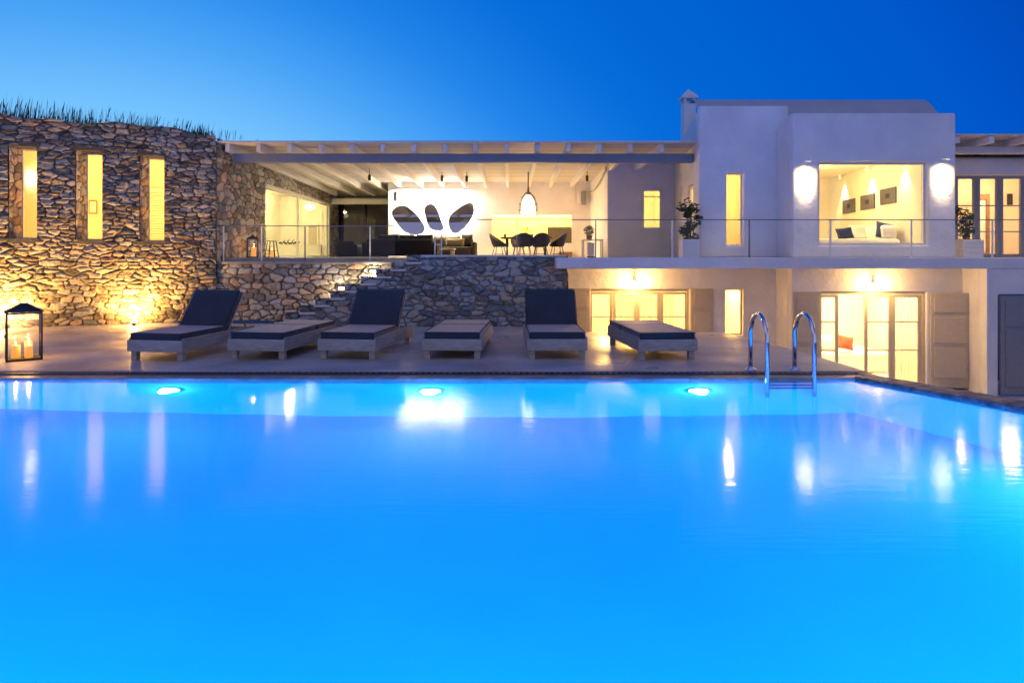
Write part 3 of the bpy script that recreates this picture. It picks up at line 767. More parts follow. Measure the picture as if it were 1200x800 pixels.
# projecting lamp block
BT = Z(132.5, 15.3)
mm = MB(); wh = hole_px([(960, 1087.5, 190, 287.5)], RWY, BX0, S1)
wall(mm, (BX0, RWY, S1), (1, 0, 0), (0, -1, 0), BX1 - BX0, BT - S1, 0.25, wh); mm.build('front_block_wall', M['plaster'], vil, bevel=0.05, seg=3)
mm = MB()   # its left flank, the top stepping down to the slit block's parapet
mm.prism([(BX0 + 0.003, RWY + 0.252, S1), (BX0 + 0.003, RWY + 0.252, BT - 0.03), (BX0 + 0.003, RWY + 0.6, BT - 0.10), (BX0 + 0.003, UB, BT - 0.22), (BX0 + 0.003, UB, S1)], (0.25, 0, 0)); mm.build('front_block_flank', M['plaster'], vil, bevel=0.03)
B1('front_block_flank', M['plaster'], vil, (BX1 - 0.25, BX1 - 0.003, RWY + 0.252, 21.0, S1, BT - 0.1))
B1('front_block_roof', M['plaster'], vil, (BX0 + 0.26, BX1 - 0.255, RWY + 0.26, 21.2, BT - 0.5, BT - 0.38))
# veranda back: white wall with small window, side wall, mirror wall with niche
PX = 2.95; PYF = 20.0; BW = 24.2
mm = MB(); wall(mm, (PX, PYF, 1.552), (1, 0, 0), (0, -1, 0), 5.40 - PX, 2.84, 0.2, hole_px([(752.5, 775, 222, 269)], PYF, PX, 1.552)); mm.build('veranda_wall', M['plaster'], vil)
B1('veranda_flank', M['plaster'], vil, (PX + 0.002, PX + 0.2, PYF + 0.202, BW, 1.552, 4.39))
NX0, NX1, NZ0, NZ1 = X(577, BW), X(670, BW), Z(285, BW), Z(252.5, BW)
MX0 = X(455, BW)
mm = MB(); wall(mm, (MX0, BW, 1.552), (1, 0, 0), (0, -1, 0), PX - MX0 + 0.2, 2.84, 0.45, [(NX0 - MX0, NX1 - MX0, NZ0 - 1.552, NZ1 - 1.552)]); mm.build('mirror_wall', M['plaster'], vil)
B1('niche_back', M['room_white'], vil, (NX0 - 0.1, NX1 + 0.1, BW + 0.40, BW + 0.5, NZ0 - 0.1, NZ1 + 0.1))
nl = B1('niche_led_strip', M['niche_led'], vil, (NX0 + 0.02, NX1 - 0.02, BW + 0.12, BW + 0.16, NZ1 - 0.03, NZ1 - 0.008))
lamp('AREA', 'niche_light', ((NX0 + NX1) / 2, BW + 0.2, NZ1 - 0.05), 30, (1.0, 0.56, 0.02), parent=vil, to=((NX0 + NX1) / 2, BW + 0.3, NZ0), size=NX1 - NX0 - 0.1, size_y=0.1)
B1('veranda_back', M['plaster'], vil, (VX, PX + 0.4, 29.2, 29.4, 1.3, 4.42), (PX + 0.21, 5.6, 25.0, 25.2, 1.3, 4.4))
# dark glazed screen left of the mirrors
sg = MB(); wall(sg, (VX + 0.04, 28.2, 1.552), (1, 0, 0), (0, -1, 0), MX0 - VX + 0.44, 2.35, 0.08, [(0.08, 1.12, 0.08, 2.25), (1.2, MX0 - VX + 0.36, 0.08, 2.25)])
g = sg.build('glazed_screen', M['dark_metal'], vil)
gm = MB(); gm.quad((VX + 0.08, 28.16, 1.6), (MX0 + 0.44, 28.16, 1.6), (MX0 + 0.44, 28.16, 3.85), (VX + 0.08, 28.16, 3.85)); gm.build('pane', M['dark_glass'], g)
B1('screen_beam', M['white_wood'], vil, (VX + 0.04, MX0 + 0.5, 27.05, 27.25, 3.70, 3.93), bevel=0.01)

# windows and doors of the villa
def window(parent, x0, x1, z0, z1, y, mat, fw=0.05, bars=(), mull=(), name='window', T=0.06, glass='glass'):
    mm = MB(); hs = []
    xs = [0] + [v for v in mull] + [x1 - x0]
    zs = [0] + [v for v in bars] + [z1 - z0]
    for a, b in zip(xs, xs[1:]):
        for c, d in zip(zs, zs[1:]):
            ea = fw if a == 0 else fw * 0.5; eb = fw if b == x1 - x0 else fw * 0.5
            ec = fw if c == 0 else 0.014; ed = fw if d == z1 - z0 else 0.014
            hs.append((a + ea, b - eb, c + ec, d - ed))
    wall(mm, (x0, y, z0), (1, 0, 0), (0, -1, 0), x1 - x0, z1 - z0, T, hs)
    f = mm.build(name, mat, parent, bevel=0.004)
    gm = MB(); gm.quad((x0 + .01, y + T / 2, z0 + .01), (x1 - .01, y + T / 2, z0 + .01), (x1 - .01, y + T / 2, z1 - .01), (x0 + .01, y + T / 2, z1 - .01)); gm.build('pane', M[glass], f)
    return f
def box_room(parent, x0, x1, y0, y1, z0, z1, mat=M['room'], name='interior_wall', front=False):
    mm = MB(); t = 0.08
    mm.box(x0 - t, x0, y0, y1 + t, z0, z1); mm.box(x1, x1 + t, y0, y1 + t, z0, z1); mm.box(x0, x1, y1, y1 + t, z0, z1)
    mm.box(x0 - t, x1 + t, y0, y1 + t, z1, z1 + t); mm.box(x0 - t, x1 + t, y0, y1 + t, z0 - t, z0)
    return mm.build(name, mat, parent)
# slit window
zz0, zz1 = Z(288, UB), Z(203, UB)
window(vil, X(852, UB), X(871.5, UB), zz0, zz1, UB + 0.13, M['white_wood'], 0.03)
mm = MB(); ry0, ry1 = UB + 0.26, 19.0
pl = [(sx_(ry0) + 0.2, ry0), (BX0 - 0.02, ry0), (BX0 - 0.02, ry1), (sx_(ry1) + 0.2, ry1)]
for za, zb2 in ((S1 - 0.05, S1 + 0.02), (4.2, 4.28)): mm.prism([(*q, za) for q in pl], (0, 0, zb2 - za))
mm.box(sx_(ry1) + 0.1, BX0 - 0.02, ry1, ry1 + 0.08, S1 - 0.05, 4.28); mm.box(BX0 - 0.02, BX0 + 0.06, ry0, ry1, S1 - 0.05, 4.28)
mm.build('interior_wall', M['room'], vil)
lamp('POINT', 'room_light', (5.75, 17.6, 3.8), 34, GOLD, 0.12, vil)
# side door on to the veranda: painted leaf folded back, lit gap
mm = MB(); mm.box(UX0 + 0.16, UX0 + 0.22, 16.97, 17.03, S1, 3.44); mm.box(UX0 + 0.16, UX0 + 0.22, 17.67, 17.73, S1, 3.44); mm.box(UX0 + 0.16, UX0 + 0.22, 17.03, 17.67, 3.38, 3.44); mm.box(UX0 + 0.16, UX0 + 0.22, 17.33, 17.37, S1, 3.38)
f = mm.build('veranda_door', M['white_wood'], vil)
gm = MB(); gm.quad((UX0 + .19, 16.97, S1), (UX0 + .19, 17.73, S1), (UX0 + .19, 17.73, 3.44), (UX0 + .19, 16.97, 3.44)); gm.build('pane', M['glass'], f)
# small square window in the veranda wall, with shutters folded into the reveal
window(vil, X(752.5, PYF), X(775, PYF), Z(269, PYF), Z(222, PYF), PYF - 0.02, M['white_wood'], 0.055, bars=(0.98,))
m2 = MB(); wall(m2, (X(750, PYF), PYF - 0.035, Z(271, PYF)), (1, 0, 0), (0, -1, 0), X(777.5, PYF) - X(750, PYF), Z(219.5, PYF) - Z(271, PYF), 0.034, [(0.065, X(777.5, PYF) - X(750, PYF) - 0.065, 0.06, Z(219.5, PYF) - Z(271, PYF) - 0.065)]); m2.build('window_trim', M['plaster'], vil)
box_room(vil, PX + 0.25, 5.35, PYF + 0.21, 24.5, 1.6, 4.2)
lamp('POINT', 'room_light', (4.0, 22.9, 3.6), 40, (1.0, 0.70, 0.25), 0.1, vil)
# big bedroom window
window(vil, X(960, RWY), X(1087.5, RWY), Z(287.5, RWY), Z(190, RWY), RWY + 0.10, M['white_wood'], 0.05)
mm = MB()
rp = [(BX0 + 0.28, RWY + 0.26), (9.6, RWY + 0.26), (10.10, 20.9), (BX0 + 0.28, 20.9)]
mm.prism([(9.62, RWY + .26, S1), (9.75, RWY + .26, S1), (10.2, 20.9, S1), (10.08, 20.9, S1)], (0, 0, 2.5))
mm.box(BX0 + 0.255, 10.3, 20.9, 21.0, S1, 4.05); mm.box(BX0 + 0.2, BX0 + 0.28, RWY + .26, 20.9, S1, 4.05)
mm.box(BX0 + 0.2, 10.3, RWY + .255, 21.0, 4.02, 4.12); mm.box(BX0 + 0.2, 10.3, RWY + .255, 21.0, S1 + 0.003, S1 + 0.03)
mm.build('bedroom_wall', M['room'], vil)
lamp('POINT', 'room_light', (7.8, 17.6, 3.7), 60, (1.0, 0.72, 0.30), 0.15, vil)
# bedroom slanted wall: x as a function of y
def bx(y): return 9.62 + (y - (RWY + .26)) * (10.08 - 9.62) / (20.9 - RWY - .26)

# lower-left glazed doors
def french(parent, y, x0, x1, z0, z1, leaves, barz, mat):
    mm = MB(); wall(mm, (x0, y, z0), (1, 0, 0), (0, -1, 0), x1 - x0, z1 - z0, 0.10, [(0.05, x1 - x0 - 0.05, -0.1, z1 - z0 - 0.06)])
    mm.build('door_frame', mat, parent, bevel=0.006)
    for a, b in leaves:
        mm = MB(); hs = []; zs = [0] + [v - z0 for v in barz] + [z1 - z0 - 0.07]
        for i, (c, d) in enumerate(zip(zs, zs[1:])):
            hs.append((0.075, b - a - 0.075, c + (0.09 if i == 0 else 0.016), d - (0.07 if i == len(zs) - 2 else 0.016)))
        wall(mm, (a, y + 0.03, z0 + 0.005), (1, 0, 0), (0, -1, 0), b - a, z1 - z0 - 0.075, 0.045, hs)
        l = mm.build('glazed_door', mat, parent, bevel=0.004)
        gm = MB(); gm.quad((a + .02, y + .05, z0 + .03), (b - .02, y + .05, z0 + .03), (b - .02, y + .05, z1 - .1), (a + .02, y + .05, z1 - .1)); gm.build('pane', M['glass'], l)
def shutter(parent, y, x0, x1, z0, z1, mat, mtx=None):
    mm = MB(); w = x1 - x0; h = z1 - z0
    mm.box(0, w, 0, 0.045, 0, h, mtx)
    for a, b in ((0.10, 0.42), (0.47, 0.74), (0.79, 0.95)):
        mm.box(0.07, w - 0.07, -0.030, 0.001, h * a, h * b, mtx)
    if mtx is None: bmesh.ops.translate(mm.bm, vec=(x0, y - 0.05, z0), verts=mm.bm.verts)
    return mm.build('shutter', mat, parent, bevel=0.008)
y = LW + 0.06
lv = [(X(a, y), X(b, y)) for a, b in ((689.5, 718), (718.4, 746.3), (746.7, 774), (774.4, 806.5))]
french(vil, y, X(692, LW) + .002, X(808, LW) - .002, LOW, Z(339, LW) - .002, lv, (Z(372, LW), ), M['beige_paint'])
shutter(vil, LW - 0.003, X(664, LW), X(691, LW), LOW + 0.05, Z(338, LW), M['beige_paint'])
shutter(vil, LW - 0.003, X(809, LW), X(835.5, LW), LOW + 0.05, Z(338, LW), M['beige_paint'])
window(vil, X(850, LW), X(871, LW), Z(393, LW), Z(339, LW), LW + 0.10, M['beige_paint'], 0.035)
box_room(vil, 1.5, 6.2, LW + 0.26, 20.2, LOW + 0.02, 1.2)
for x in (2.6, 4.0, 5.6): lamp('POINT', 'room_light', (x, 18.3, 0.9), 75, GOLD, 0.12, vil)
# sheer curtains in the middle leaves
def curtain(parent, x0, x1, y, z0, z1, mat, amp=0.03, n=40):
    mm = MB(); prev = None
    for i in range(n + 1):
        x = x0 + (x1 - x0) * i / n; yy = y + amp * math.sin(i * 1.35) + amp * .5 * math.sin(i * .53)
        c = ((x, yy, z0), (x, yy, z1))
        if prev: f = mm.quad(prev[0], c[0], c[1], prev[1]); f.smooth = True
        prev = c
    o = mm.build('curtain', mat, parent, recalc=False)
    s = o.modifiers.new('thick', 'SOLIDIFY'); s.thickness = 0.006; return o
def sheer():
    m = bpy.data.materials.new('sheer_curtain'); m.use_nodes = True
    nt = m.node_tree; nt.nodes.clear()
    d = N(nt, 'ShaderNodeBsdfDiffuse'); d.inputs['Color'].default_value = (0.8, 0.78, 0.7, 1)
    t = N(nt, 'ShaderNodeBsdfTranslucent'); t.inputs['Color'].default_value = (0.8, 0.78, 0.7, 1)
    x = N(nt, 'ShaderNodeMixShader'); x.inputs[0].default_value = 0.7
    tp = N(nt, 'ShaderNodeBsdfTransparent'); x2 = N(nt, 'ShaderNodeMixShader'); x2.inputs[0].default_value = 0.5
    o = N(nt, 'ShaderNodeOutputMaterial'); nt.links.new(d.outputs[0], x.inputs[1]); nt.links.new(t.outputs[0], x.inputs[2])
    nt.links.new(tp.outputs[0], x2.inputs[1]); nt.links.new(x.outputs[0], x2.inputs[2]); nt.links.new(x2.outputs[0], o.inputs['Surface']); return m
M['sheer'] = sheer()
curtain(vil, X(719, 16.6), X(774, 16.6), 16.62, LOW + 0.05, 0.85, M['sheer'])
curtain(vil, X(778, 16.6), X(790, 16.6), 16.62, LOW + 0.05, 0.85, M['sheer'], n=14)

# lower-right doors: second leaf stands open
y = RWY + 0.06
lv = [(X(a, y), X(b, y)) for a, b in ((960, 983.5), (1014, 1046), (1046.4, 1080.5))]
french(vil, y, X(961, RWY) + .002, X(1086, RWY) - .002, LOW, Z(342, RWY) - .002, lv, (Z(411.5, RWY), Z(378, RWY)), M['beige_paint'])
shutter(vil, RWY - 0.003, X(929, RWY), X(960, RWY), LOW + 0.05, Z(342, RWY), M['beige_paint'])
mtx = Matrix.Translation((X(1089, RWY), RWY - 0.05, LOW + 0.05)) @ Matrix.Rotation(R(-13), 4, 'Z')
shutter(vil, 0, 0, 0.78, LOW + 0.05, Z(343, RWY), M['beige_paint'], mtx)
box_room(vil, 6.75, 10.3, RWY + 0.26, 19.4, LOW + 0.02, 1.2, M['room_white'])
for x in (7.6, 9.3): lamp('POINT', 'room_light', (x, 17.2, 0.95), 62, (1.0, 0.74, 0.36), 0.12, vil)
curtain(vil, X(1049, 15.7), X(1084, 15.7), 15.72, LOW + 0.05, 0.75, M['sheer'])
# upper right wing: pergola-roofed glazed front
RY = 16.5; rx0 = BX1 + 0.003
B1('right_wing_wall', M['plaster'], vil, (rx0, 16.0, RY, RY + 0.2, Z(205, RY), Z(186, RY)))
B1('right_wing_beam', M['white_wood'], vil, (rx0, 16.0, RY - 0.5, RY - 0.3, Z(180, RY - .5), Z(172, RY - .5)), bevel=0.01)
for i in range(6):
    x = rx0 + 0.10 + i * 0.80
    B1('right_wing_rafter', M['white_wood'], vil, (x, x + 0.12, RY - 1.0, 21, Z(172, RY - .5), Z(164, RY - .5)))
B1('right_wing_roof', M['boards'], vil, (rx0, 16, RY - 1.05, 21, Z(163.8, RY - .5), Z(162, RY - .5)))
for a, b in ((1120.8, 1146.5), (1146.8, 1173.5), (1174, 1202), (1202.4, 1230)):
    x0, x1 = max(X(a, RY), rx0), X(b, RY)
    window(vil, x0, x1, S1, Z(205.5, RY), RY + 0.06, M['grey_paint'], 0.085, bars=(Z(271.5, RY) - S1, Z(241, RY) - S1), name='glazed_door')
box_room(vil, rx0 + 0.1, 15.4, RY + 0.2, 20.0, S1 + 0.02, 4.0)
for x in (12.2, 13.8): lamp('POINT', 'room_light', (x, 18.4, 3.6), 40, (1.0, 0.60, 0.28), 0.3, vil)
# chimney
ch = MB(); cxn, cyn = X(806.5, 19.0), 19.0
ch.box(cxn - 0.17, cxn + 0.17, cyn - 0.17, cyn + 0.17, 4.6, Z(122, 19))
c = ch.build('chimney', M['plaster'], vil, bevel=0.03)
cap = MB(); zc = Z(122, 19)
for sx in (-1, 1):
    for sy in (-1, 1): cap.box(cxn + sx * 0.13 - 0.04, cxn + sx * 0.13 + 0.04, cyn + sy * 0.13 - 0.04, cyn + sy * 0.13 + 0.04, zc, zc + 0.13)
zc += 0.12
b4 = [(cxn - .23, cyn - .23), (cxn + .23, cyn - .23), (cxn + .23, cyn + .23), (cxn - .23, cyn + .23)]
cap.prism([(*q, zc) for q in b4], (0, 0, 0.05))
for i in range(4):
    a, b_ = b4[i], b4[(i + 1) % 4]
    cap.poly([(*a, zc + .051), (*b_, zc + .051), (cxn, cyn, zc + 0.30)])
cap.build('cap', M['plaster'], c)

# ------------------------------------------------------------------ veranda pergola
pg = thing('pergola', 'white timber pergola roof spanning the veranda between stone wing and villa', 'pergola', (-1.3, 17, 1.55))
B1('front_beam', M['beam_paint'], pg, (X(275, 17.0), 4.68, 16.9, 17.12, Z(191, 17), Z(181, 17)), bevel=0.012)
zb = Z(181, 17) + 0.001; FALL = 0.016
for i in range(16):
    x = -7.10 + i * 0.775
    if x > 4.5: break
    ye = 27.0 if x + 0.11 < MX0 else BW - 0.005
    mm = MB(); mm.prism([(x, y, zb + h - FALL * (y - 17)) for y, h in ((16.62, 0), (ye, 0), (ye, 0.20), (16.62, 0.20))], (0.11, 0, 0))
    mm.build('rafter', M['white_wood'], pg, bevel=0.008)
mm = MB(); mm.prism([(x, y, zb + 0.202 - FALL * (y - 17)) for x, y in ((VX + 0.02, 16.5), (4.62, 16.5), (5.36, 21.9), (5.36, 29.2), (VX + 0.02, 29.2))], (0, 0, 0.048)); mm.build('roof_boards', M['boards'], pg)

# ------------------------------------------------------------------ glass railings
def railing(label, pts_posts, y, x0, x1, zb, zt, dark=()):
    t = thing('glass_railing', label, 'railing', ((x0 + x1) / 2, y, zb), 0, 'glass railings of the upper terrace')
    for i, x in enumerate(pts_posts):
        B1('post', M['post_white'] if i not in dark else M['rail_metal'], t, (x - 0.014, x + 0.014, y - 0.014, y + 0.014, zb, zt - 0.012))
    B1('top_rail', M['rail_metal'], t, (x0, x1, y - 0.016, y + 0.016, zt - 0.011, zt + 0.011), bevel=0.004)
    gm = MB(); gm.quad((x0, y, zb + 0.03), (x1, y, zb + 0.03), (x1, y, zt - 0.012), (x0, y, zt - 0.012)); gm.build('glass_panel', M['glass'], t)
railing('glass railing with white posts on the wall cap in front of the stone wing', [X(p, 16.7) for p in (262, 306.5, 357.5, 433.7)], 16.7, X(258, 16.7), X(463, 16.7), 1.46, Z(265, 16.7), dark=(2,))
railing('short glass railing on top of the stone stair wall before the dining table', [X(p, 15.3) for p in (606,)], 15.3, X(557, 15.3), 1.0, 1.62, Z(257.5, 15.3), dark=(0,))
railing('long glass railing along the edge of the white balcony slab', [X(p, 14.62) for p in (698, 788, 878, 973, 1068, 1163, 1258)], 14.62, 1.06, 13.5, 1.56, Z(257.8, 14.62), dark=(0, 2))
hr = thing('stair_handrail', 'slim white hoop handrail at the top of the stone stair', 'handrail', (X(514, 15.3), 15.3, 1.62))
xa, xb = X(510, 15.3), X(517.5, 15.3)
MB().tube([(xa, 15.25, 1.62), (xa, 15.25, 2.13), (xa + .03, 15.25, 2.17), (xb - .03, 15.25, 2.17), (xb, 15.25, 2.13), (xb, 15.25, 1.62)], 0.016, 8).build('hoop', M['post_white'], hr)
MB().tube([(xa, 15.25, 1.85), (xb, 15.25, 1.85)], 0.01, 6).build('crossbar', M['post_white'], hr)

# ------------------------------------------------------------------ sun loungers
LWD, LLN = 0.93, 2.05
def soft_box(mb, x0, x1, y0, y1, z0, z1, mtx=None): mb.box(x0, x1, y0, y1, z0, z1, mtx)
def make_lounger(raised):
    t = thing('sun_lounger', 'x', 'sun lounger', (0, 0, 0), 0, 'sun loungers in a row beside the pool')
    w = LWD / 2
    B1('front_board', M['teak'], t, (-w, w, 0, 0.035, 0.14, 0.32), world=False, bevel=0.006)
    B1('front_board', M['teak'], t, (-w, w, LLN - 0.035, LLN, 0.14, 0.32), world=False, bevel=0.006)
    for s in (-1, 1):
        B1('side_board', M['teak_side'], t, (s * (w - 0.018) - 0.017, s * (w - 0.018) + 0.017, 0.037, LLN - 0.037, 0.14, 0.345), world=False, bevel=0.006)
    m = MB(); yy = 0.05
    while yy < (1.2 if raised else LLN - 0.1):
        m.box(-w + 0.037, w - 0.037, yy, yy + 0.07, 0.285, 0.305); yy += 0.09
    m.build('deck_slats', M['teak'], t, world=False)
    for sx in (-1, 1):
        for yy in (0.05, LLN - 0.14):
            B1('leg', M['teak'], t, (sx * (w - 0.075) - 0.045, sx * (w - 0.075) + 0.045, yy, yy + 0.09, 0.0, 0.20), world=False, bevel=0.006)
    cw = w - 0.030
    def cushion(name, x0, x1, y0, y1, z0, z1, mtx, fabric):
        m = MB(); m.box(x0, x1, y0, y1, z0, z1)
        if mtx: bmesh.ops.transform(m.bm, matrix=mtx, verts=m.bm.verts)
        o = m.build(name, fabric, t, world=False, bevel=0.036, seg=4)
        m = MB()
        for zz in (z1 - 0.012, z0 + 0.014):
            e = 0.004
            pp = [Vector(q) for q in ((x0 - e + .02, y0 - e, zz), (x1 + e - .02, y0 - e, zz), (x1 + e, y0 - e + .02, zz), (x1 + e, y1 + e - .02, zz), (x1 + e - .02, y1 + e, zz), (x0 - e + .02, y1 + e, zz), (x0 - e, y1 + e - .02, zz), (x0 - e, y0 - e + .02, zz))]
            if mtx: pp = [mtx @ q for q in pp]
            m.tube(pp, 0.006, 6, closed=True)
        m.build('piping', M['piping'], o, world=False)
        return o
    cushion('seat_cushion', -cw, cw, 0.012, 1.235, 0.307, 0.425, None, M['seat_top'])
    if raised:
        mtx = Matrix.Translation((0, 1.25, 0.33)) @ Matrix.Rotation(R(53), 4, 'X')
        cushion('back_cushion', -cw, cw, 0.0, 0.76, 0.025, 0.135, mtx, M['seat_top'])
        m = MB()
        for sx in (-1, 1): m.box(sx * (cw - 0.03) - 0.03, sx * (cw - 0.03) + 0.03, 0, 0.78, -0.025, 0.02)
        for k in range(8): m.box(-cw + 0.06, cw - 0.06, 0.05 + k * 0.09, 0.12 + k * 0.09, -0.015, 0.01)
        bmesh.ops.transform(m.bm, matrix=mtx, verts=m.bm.verts); m.build('backrest_frame', M['teak_side'], t, world=False)
        for sx in (-1, 1):
            m = MB(); m.tube([(sx * (cw - 0.05), 1.25 + 0.5 * math.cos(R(53)), 0.31 + 0.5 * math.sin(R(53))), (sx * (cw - 0.05), 1.9, 0.30)], 0.014, 6).build('prop', M['teak'], t, world=False)
    else:
        cushion('back_cushion', -cw, cw, 1.245, LLN - 0.01, 0.307, 0.425, None, M['seat_top'])
    return t
# cushion cloth: navy canvas whose broad faces are a greyer weave
def cushion_mat():
    m, nt, b = new_mat('navy_canvas_cushion')
    v = obj_coords(nt); n = noise(nt, v, 70, 3); n2 = noise(nt, v, 2.5, 4)
    nt.links.new(ramp_of(nt, n2.outputs['Fac'], [(0.3, (0.016, 0.023, 0.028)), (0.7, (0.026, 0.034, 0.040))]), b.inputs['Base Color'])
    b.inputs['Roughness'].default_value = 0.6; b.inputs['Specular IOR Level'].default_value = 0.4
    b.inputs['Sheen Weight'].default_value = 0.7; b.inputs['Sheen Roughness'].default_value = 0.4; b.inputs['Sheen Tint'].default_value = (0.9, 0.85, 0.85, 1)
    bump(nt, b, n.outputs['Fac'], 0.25, 0.003); return m
M['seat_top'] = cushion_mat()
Lr = make_lounger(True); Lf = make_lounger(False)
spots = [  # raised, front-left X, front-right X, front Y, rear shift per metre
    (True, -4.42 - 1.43 + 0.0, 10.10, -0.165, 'sun lounger with raised backrest standing nearest the big floor lantern'),
    (False, -4.36, 10.23, -0.14, 'flat sun lounger between the two leftmost raised ones'),
    (True, -2.97, 10.23, -0.14, 'raised sun lounger standing in front of the stone steps'),
    (False, -1.355, 10.26, -0.055, 'flat sun lounger in front of the stair wall, between two raised ones'),
    (True, 0.275, 10.26, 0.012, 'raised sun lounger facing the camera squarely beside the lit lower doors'),
    (False, 1.97, 10.2, 0.085, 'flat sun lounger nearest the steel pool ladder, in front of the lit doors'),
]
for i, (r, xl, yf, rz_, lab) in enumerate(spots):
    src = Lr if r else Lf
    o = src if i in (0, 1) else copy_tree(src)
    c, s = math.cos(rz_), math.sin(rz_)
    o.location = (xl + LWD / 2 * c, yf + LWD / 2 * s * 0, 0); o.rotation_euler = (0, 0, rz_)
    o['label'] = lab

# ------------------------------------------------------------------ lanterns, ground lamps
def lantern(x, y, z, w, h, rz, label, hex_roof=True):
    t = thing('candle_lantern', label, 'lantern', (x, y, z), rz)
    a = w / 2; m = MB()
    m.box(-a, a, -a, a, 0, 0.03); 
    for sx in (-1, 1):
        for sy in (-1, 1): m.box(sx * a - 0.014, sx * a + 0.014, sy * a - 0.014, sy * a + 0.014, 0.0, h * 0.82)
    for sx in (-1, 1):
        m.box(sx * a - 0.01, sx * a + 0.01, -a, a, h * 0.79, h * 0.82); m.box(-a, a, sx * a - 0.01, sx * a + 0.01, h * 0.79, h * 0.82)
    m.box(-a - 0.03, -a - 0.012, -0.015, 0.015, h * 0.38, h * 0.44)
    m.build('frame', M['dark_metal'], t, world=False)
    m = MB(); b = a * 1.18; b4 = [(-b, -b), (b, -b), (b, b), (-b, b)]
    for i in range(4):
        p, q = b4[i], b4[(i + 1) % 4]
        m.poly([(*p, h * 0.825), (*q, h * 0.825), (q[0] * .22, q[1] * .22, h * 0.955), (p[0] * .22, p[1] * .22, h * 0.955)])
    m.poly([(*p, h * 0.825) for p in b4]); m.box(-b * .22, b * .22, -b * .22, b * .22, h * 0.95, h * 0.97)
    m.tube([(-.04, 0, h * .97), (-.04, 0, h * .99), (0, 0, h * 1.0), (.04, 0, h * .99), (.04, 0, h * .97)], 0.006, 6)
    m.build('roof', M['dark_metal'], t, world=False)
    m = MB()
    for sx in (-1, 1):
        m.quad((sx * a, -a, .03), (sx * a, a, .03), (sx * a, a, h * .79), (sx * a, -a, h * .79)); m.quad((-a, sx * a, .03), (a, sx * a, .03), (a, sx * a, h * .79), (-a, sx * a, h * .79))
    m.build('panes', M['glass'], t, world=False)
    return t
def candle(x, y, z, r, h, label, watts=1.2, group='candles in the lanterns'):
    t = thing('candle', label, 'candle', (x, y, z), 0, group)
    MB().lathe([(r * .98, 0), (r, 0.01), (r, h - 0.01), (r * .9, h), (r * .5, h - 0.012), (0.002, h - 0.014)], n=16).build('wax', M['wax'], t, world=False)
    MB().lathe([(0.002, h), (0.011, h + 0.015), (0.009, h + 0.03), (0.001, h + 0.055)], n=8).build('flame', M['flame'], t, world=False)
    lamp('POINT', 'candle_light', (x, y, z + h + 0.08), watts, (1.0, 0.48, 0.12), 0.015, t)
lx, ly = X(28, 10.3), 10.3
lantern(lx, ly, 0, 0.43, 0.90, R(38), 'large dark metal lantern with three candles on the terrace')
candle(lx - 0.08, ly - 0.06, 0.03, 0.06, 0.20, 'tall glowing candle at the front of the large lantern', 2.4)
candle(lx + 0.09, ly - 0.02, 0.03, 0.055, 0.19, 'glowing candle at the right of the large lantern', 1.6)
candle(lx - 0.02, ly + 0.13, 0.03, 0.055, 0.24, 'glowing candle at the back of the large lantern', 1.2)
def uplight(px, s_off, label, watts, aim_up=2.6, out=0.55):
    s = s_of(px); q = w0 + wu * s + wnr * out
    t = thing('ground_lamp', label, 'ground lamp', (q.x, q.y, 0), 0, 'ground lamps lighting the stone wing')
    MB().lathe([(0.07, 0), (0.07, 0.01), (0.03, 0.015), (0.03, 0.03)], n=16).build('base', M['dark_metal'], t, world=False)
    h = MB(); h.lathe([(0.03, 0.028), (0.06, 0.035), (0.072, 0.065), (0.074, 0.068), (0.066, 0.069), (0.06, 0.05)], n=18, cap=False)
    h.build('housing', M['dark_metal'], t, world=False)
    MB().lathe([(0.062, 0.055), (0.062, 0.08), (0.05, 0.115), (0.025, 0.135), (0.001, 0.14)], n=18, cap=False).build('lens', M['up_lens'], t, world=False)
    aim = q - wnr * 0.42 + Vector((0, 0, aim_up))
    lamp('SPOT', 'ground_lamp_light', (q.x, q.y, 0.20), watts, (1.0, 0.56, 0.15), 0.05, t, to=tuple(q - wnr * 0.6 + Vector((0, 0, 1.0))), angle=150, blend=0.8)
    lamp('POINT', 'ground_lamp_glow', (q.x, q.y, 0.20), watts * 0.14, (1.0, 0.56, 0.15), 0.05, t)
uplight(160, 0, 'ground lamp glowing at the foot of the stone wing below the third window', 165)
uplight(6, 0, 'ground lamp glowing at the foot of the stone wing behind the large lantern', 215)
lantern(X(296, 17.9), 17.9, FLO, 0.26, 0.62, R(20), 'dark lantern with a lit candle against the stone side wall')
candle(X(297, 17.88), 17.9, FLO + 0.03, 0.06, 0.25, 'orange glowing candle inside the dark lantern against the side wall', 2.0)
# open wire lantern
wx, wy = X(318.5, 18.6), 18.6
t = thing('wire_lantern', 'tapered black wire lantern with a candle before the living room glass', 'lantern', (wx, wy, FLO))
m = MB()
for k in range(8):
    a = k * math.pi / 4
    m.tube([(0.20 * math.cos(a), 0.20 * math.sin(a), 0), (0.12 * math.cos(a), 0.12 * math.sin(a), 0.46)], 0.009, 6)
for r, z in ((0.20, 0.01), (0.166, 0.2), (0.12, 0.46)):
    m.tube([(r * math.cos(k * math.pi / 8), r * math.sin(k * math.pi / 8), z) for k in range(16)], 0.009, 6, closed=True)
m.build('wire_cage', M['black'], t, world=False)
MB().lathe([(0.18, 0.0), (0.18, 0.02)], n=16).build('base', M['black'], t, world=False)
candle(wx, wy, FLO + 0.02, 0.05, 0.18, 'glowing candle inside the tapered wire lantern', 1.2)

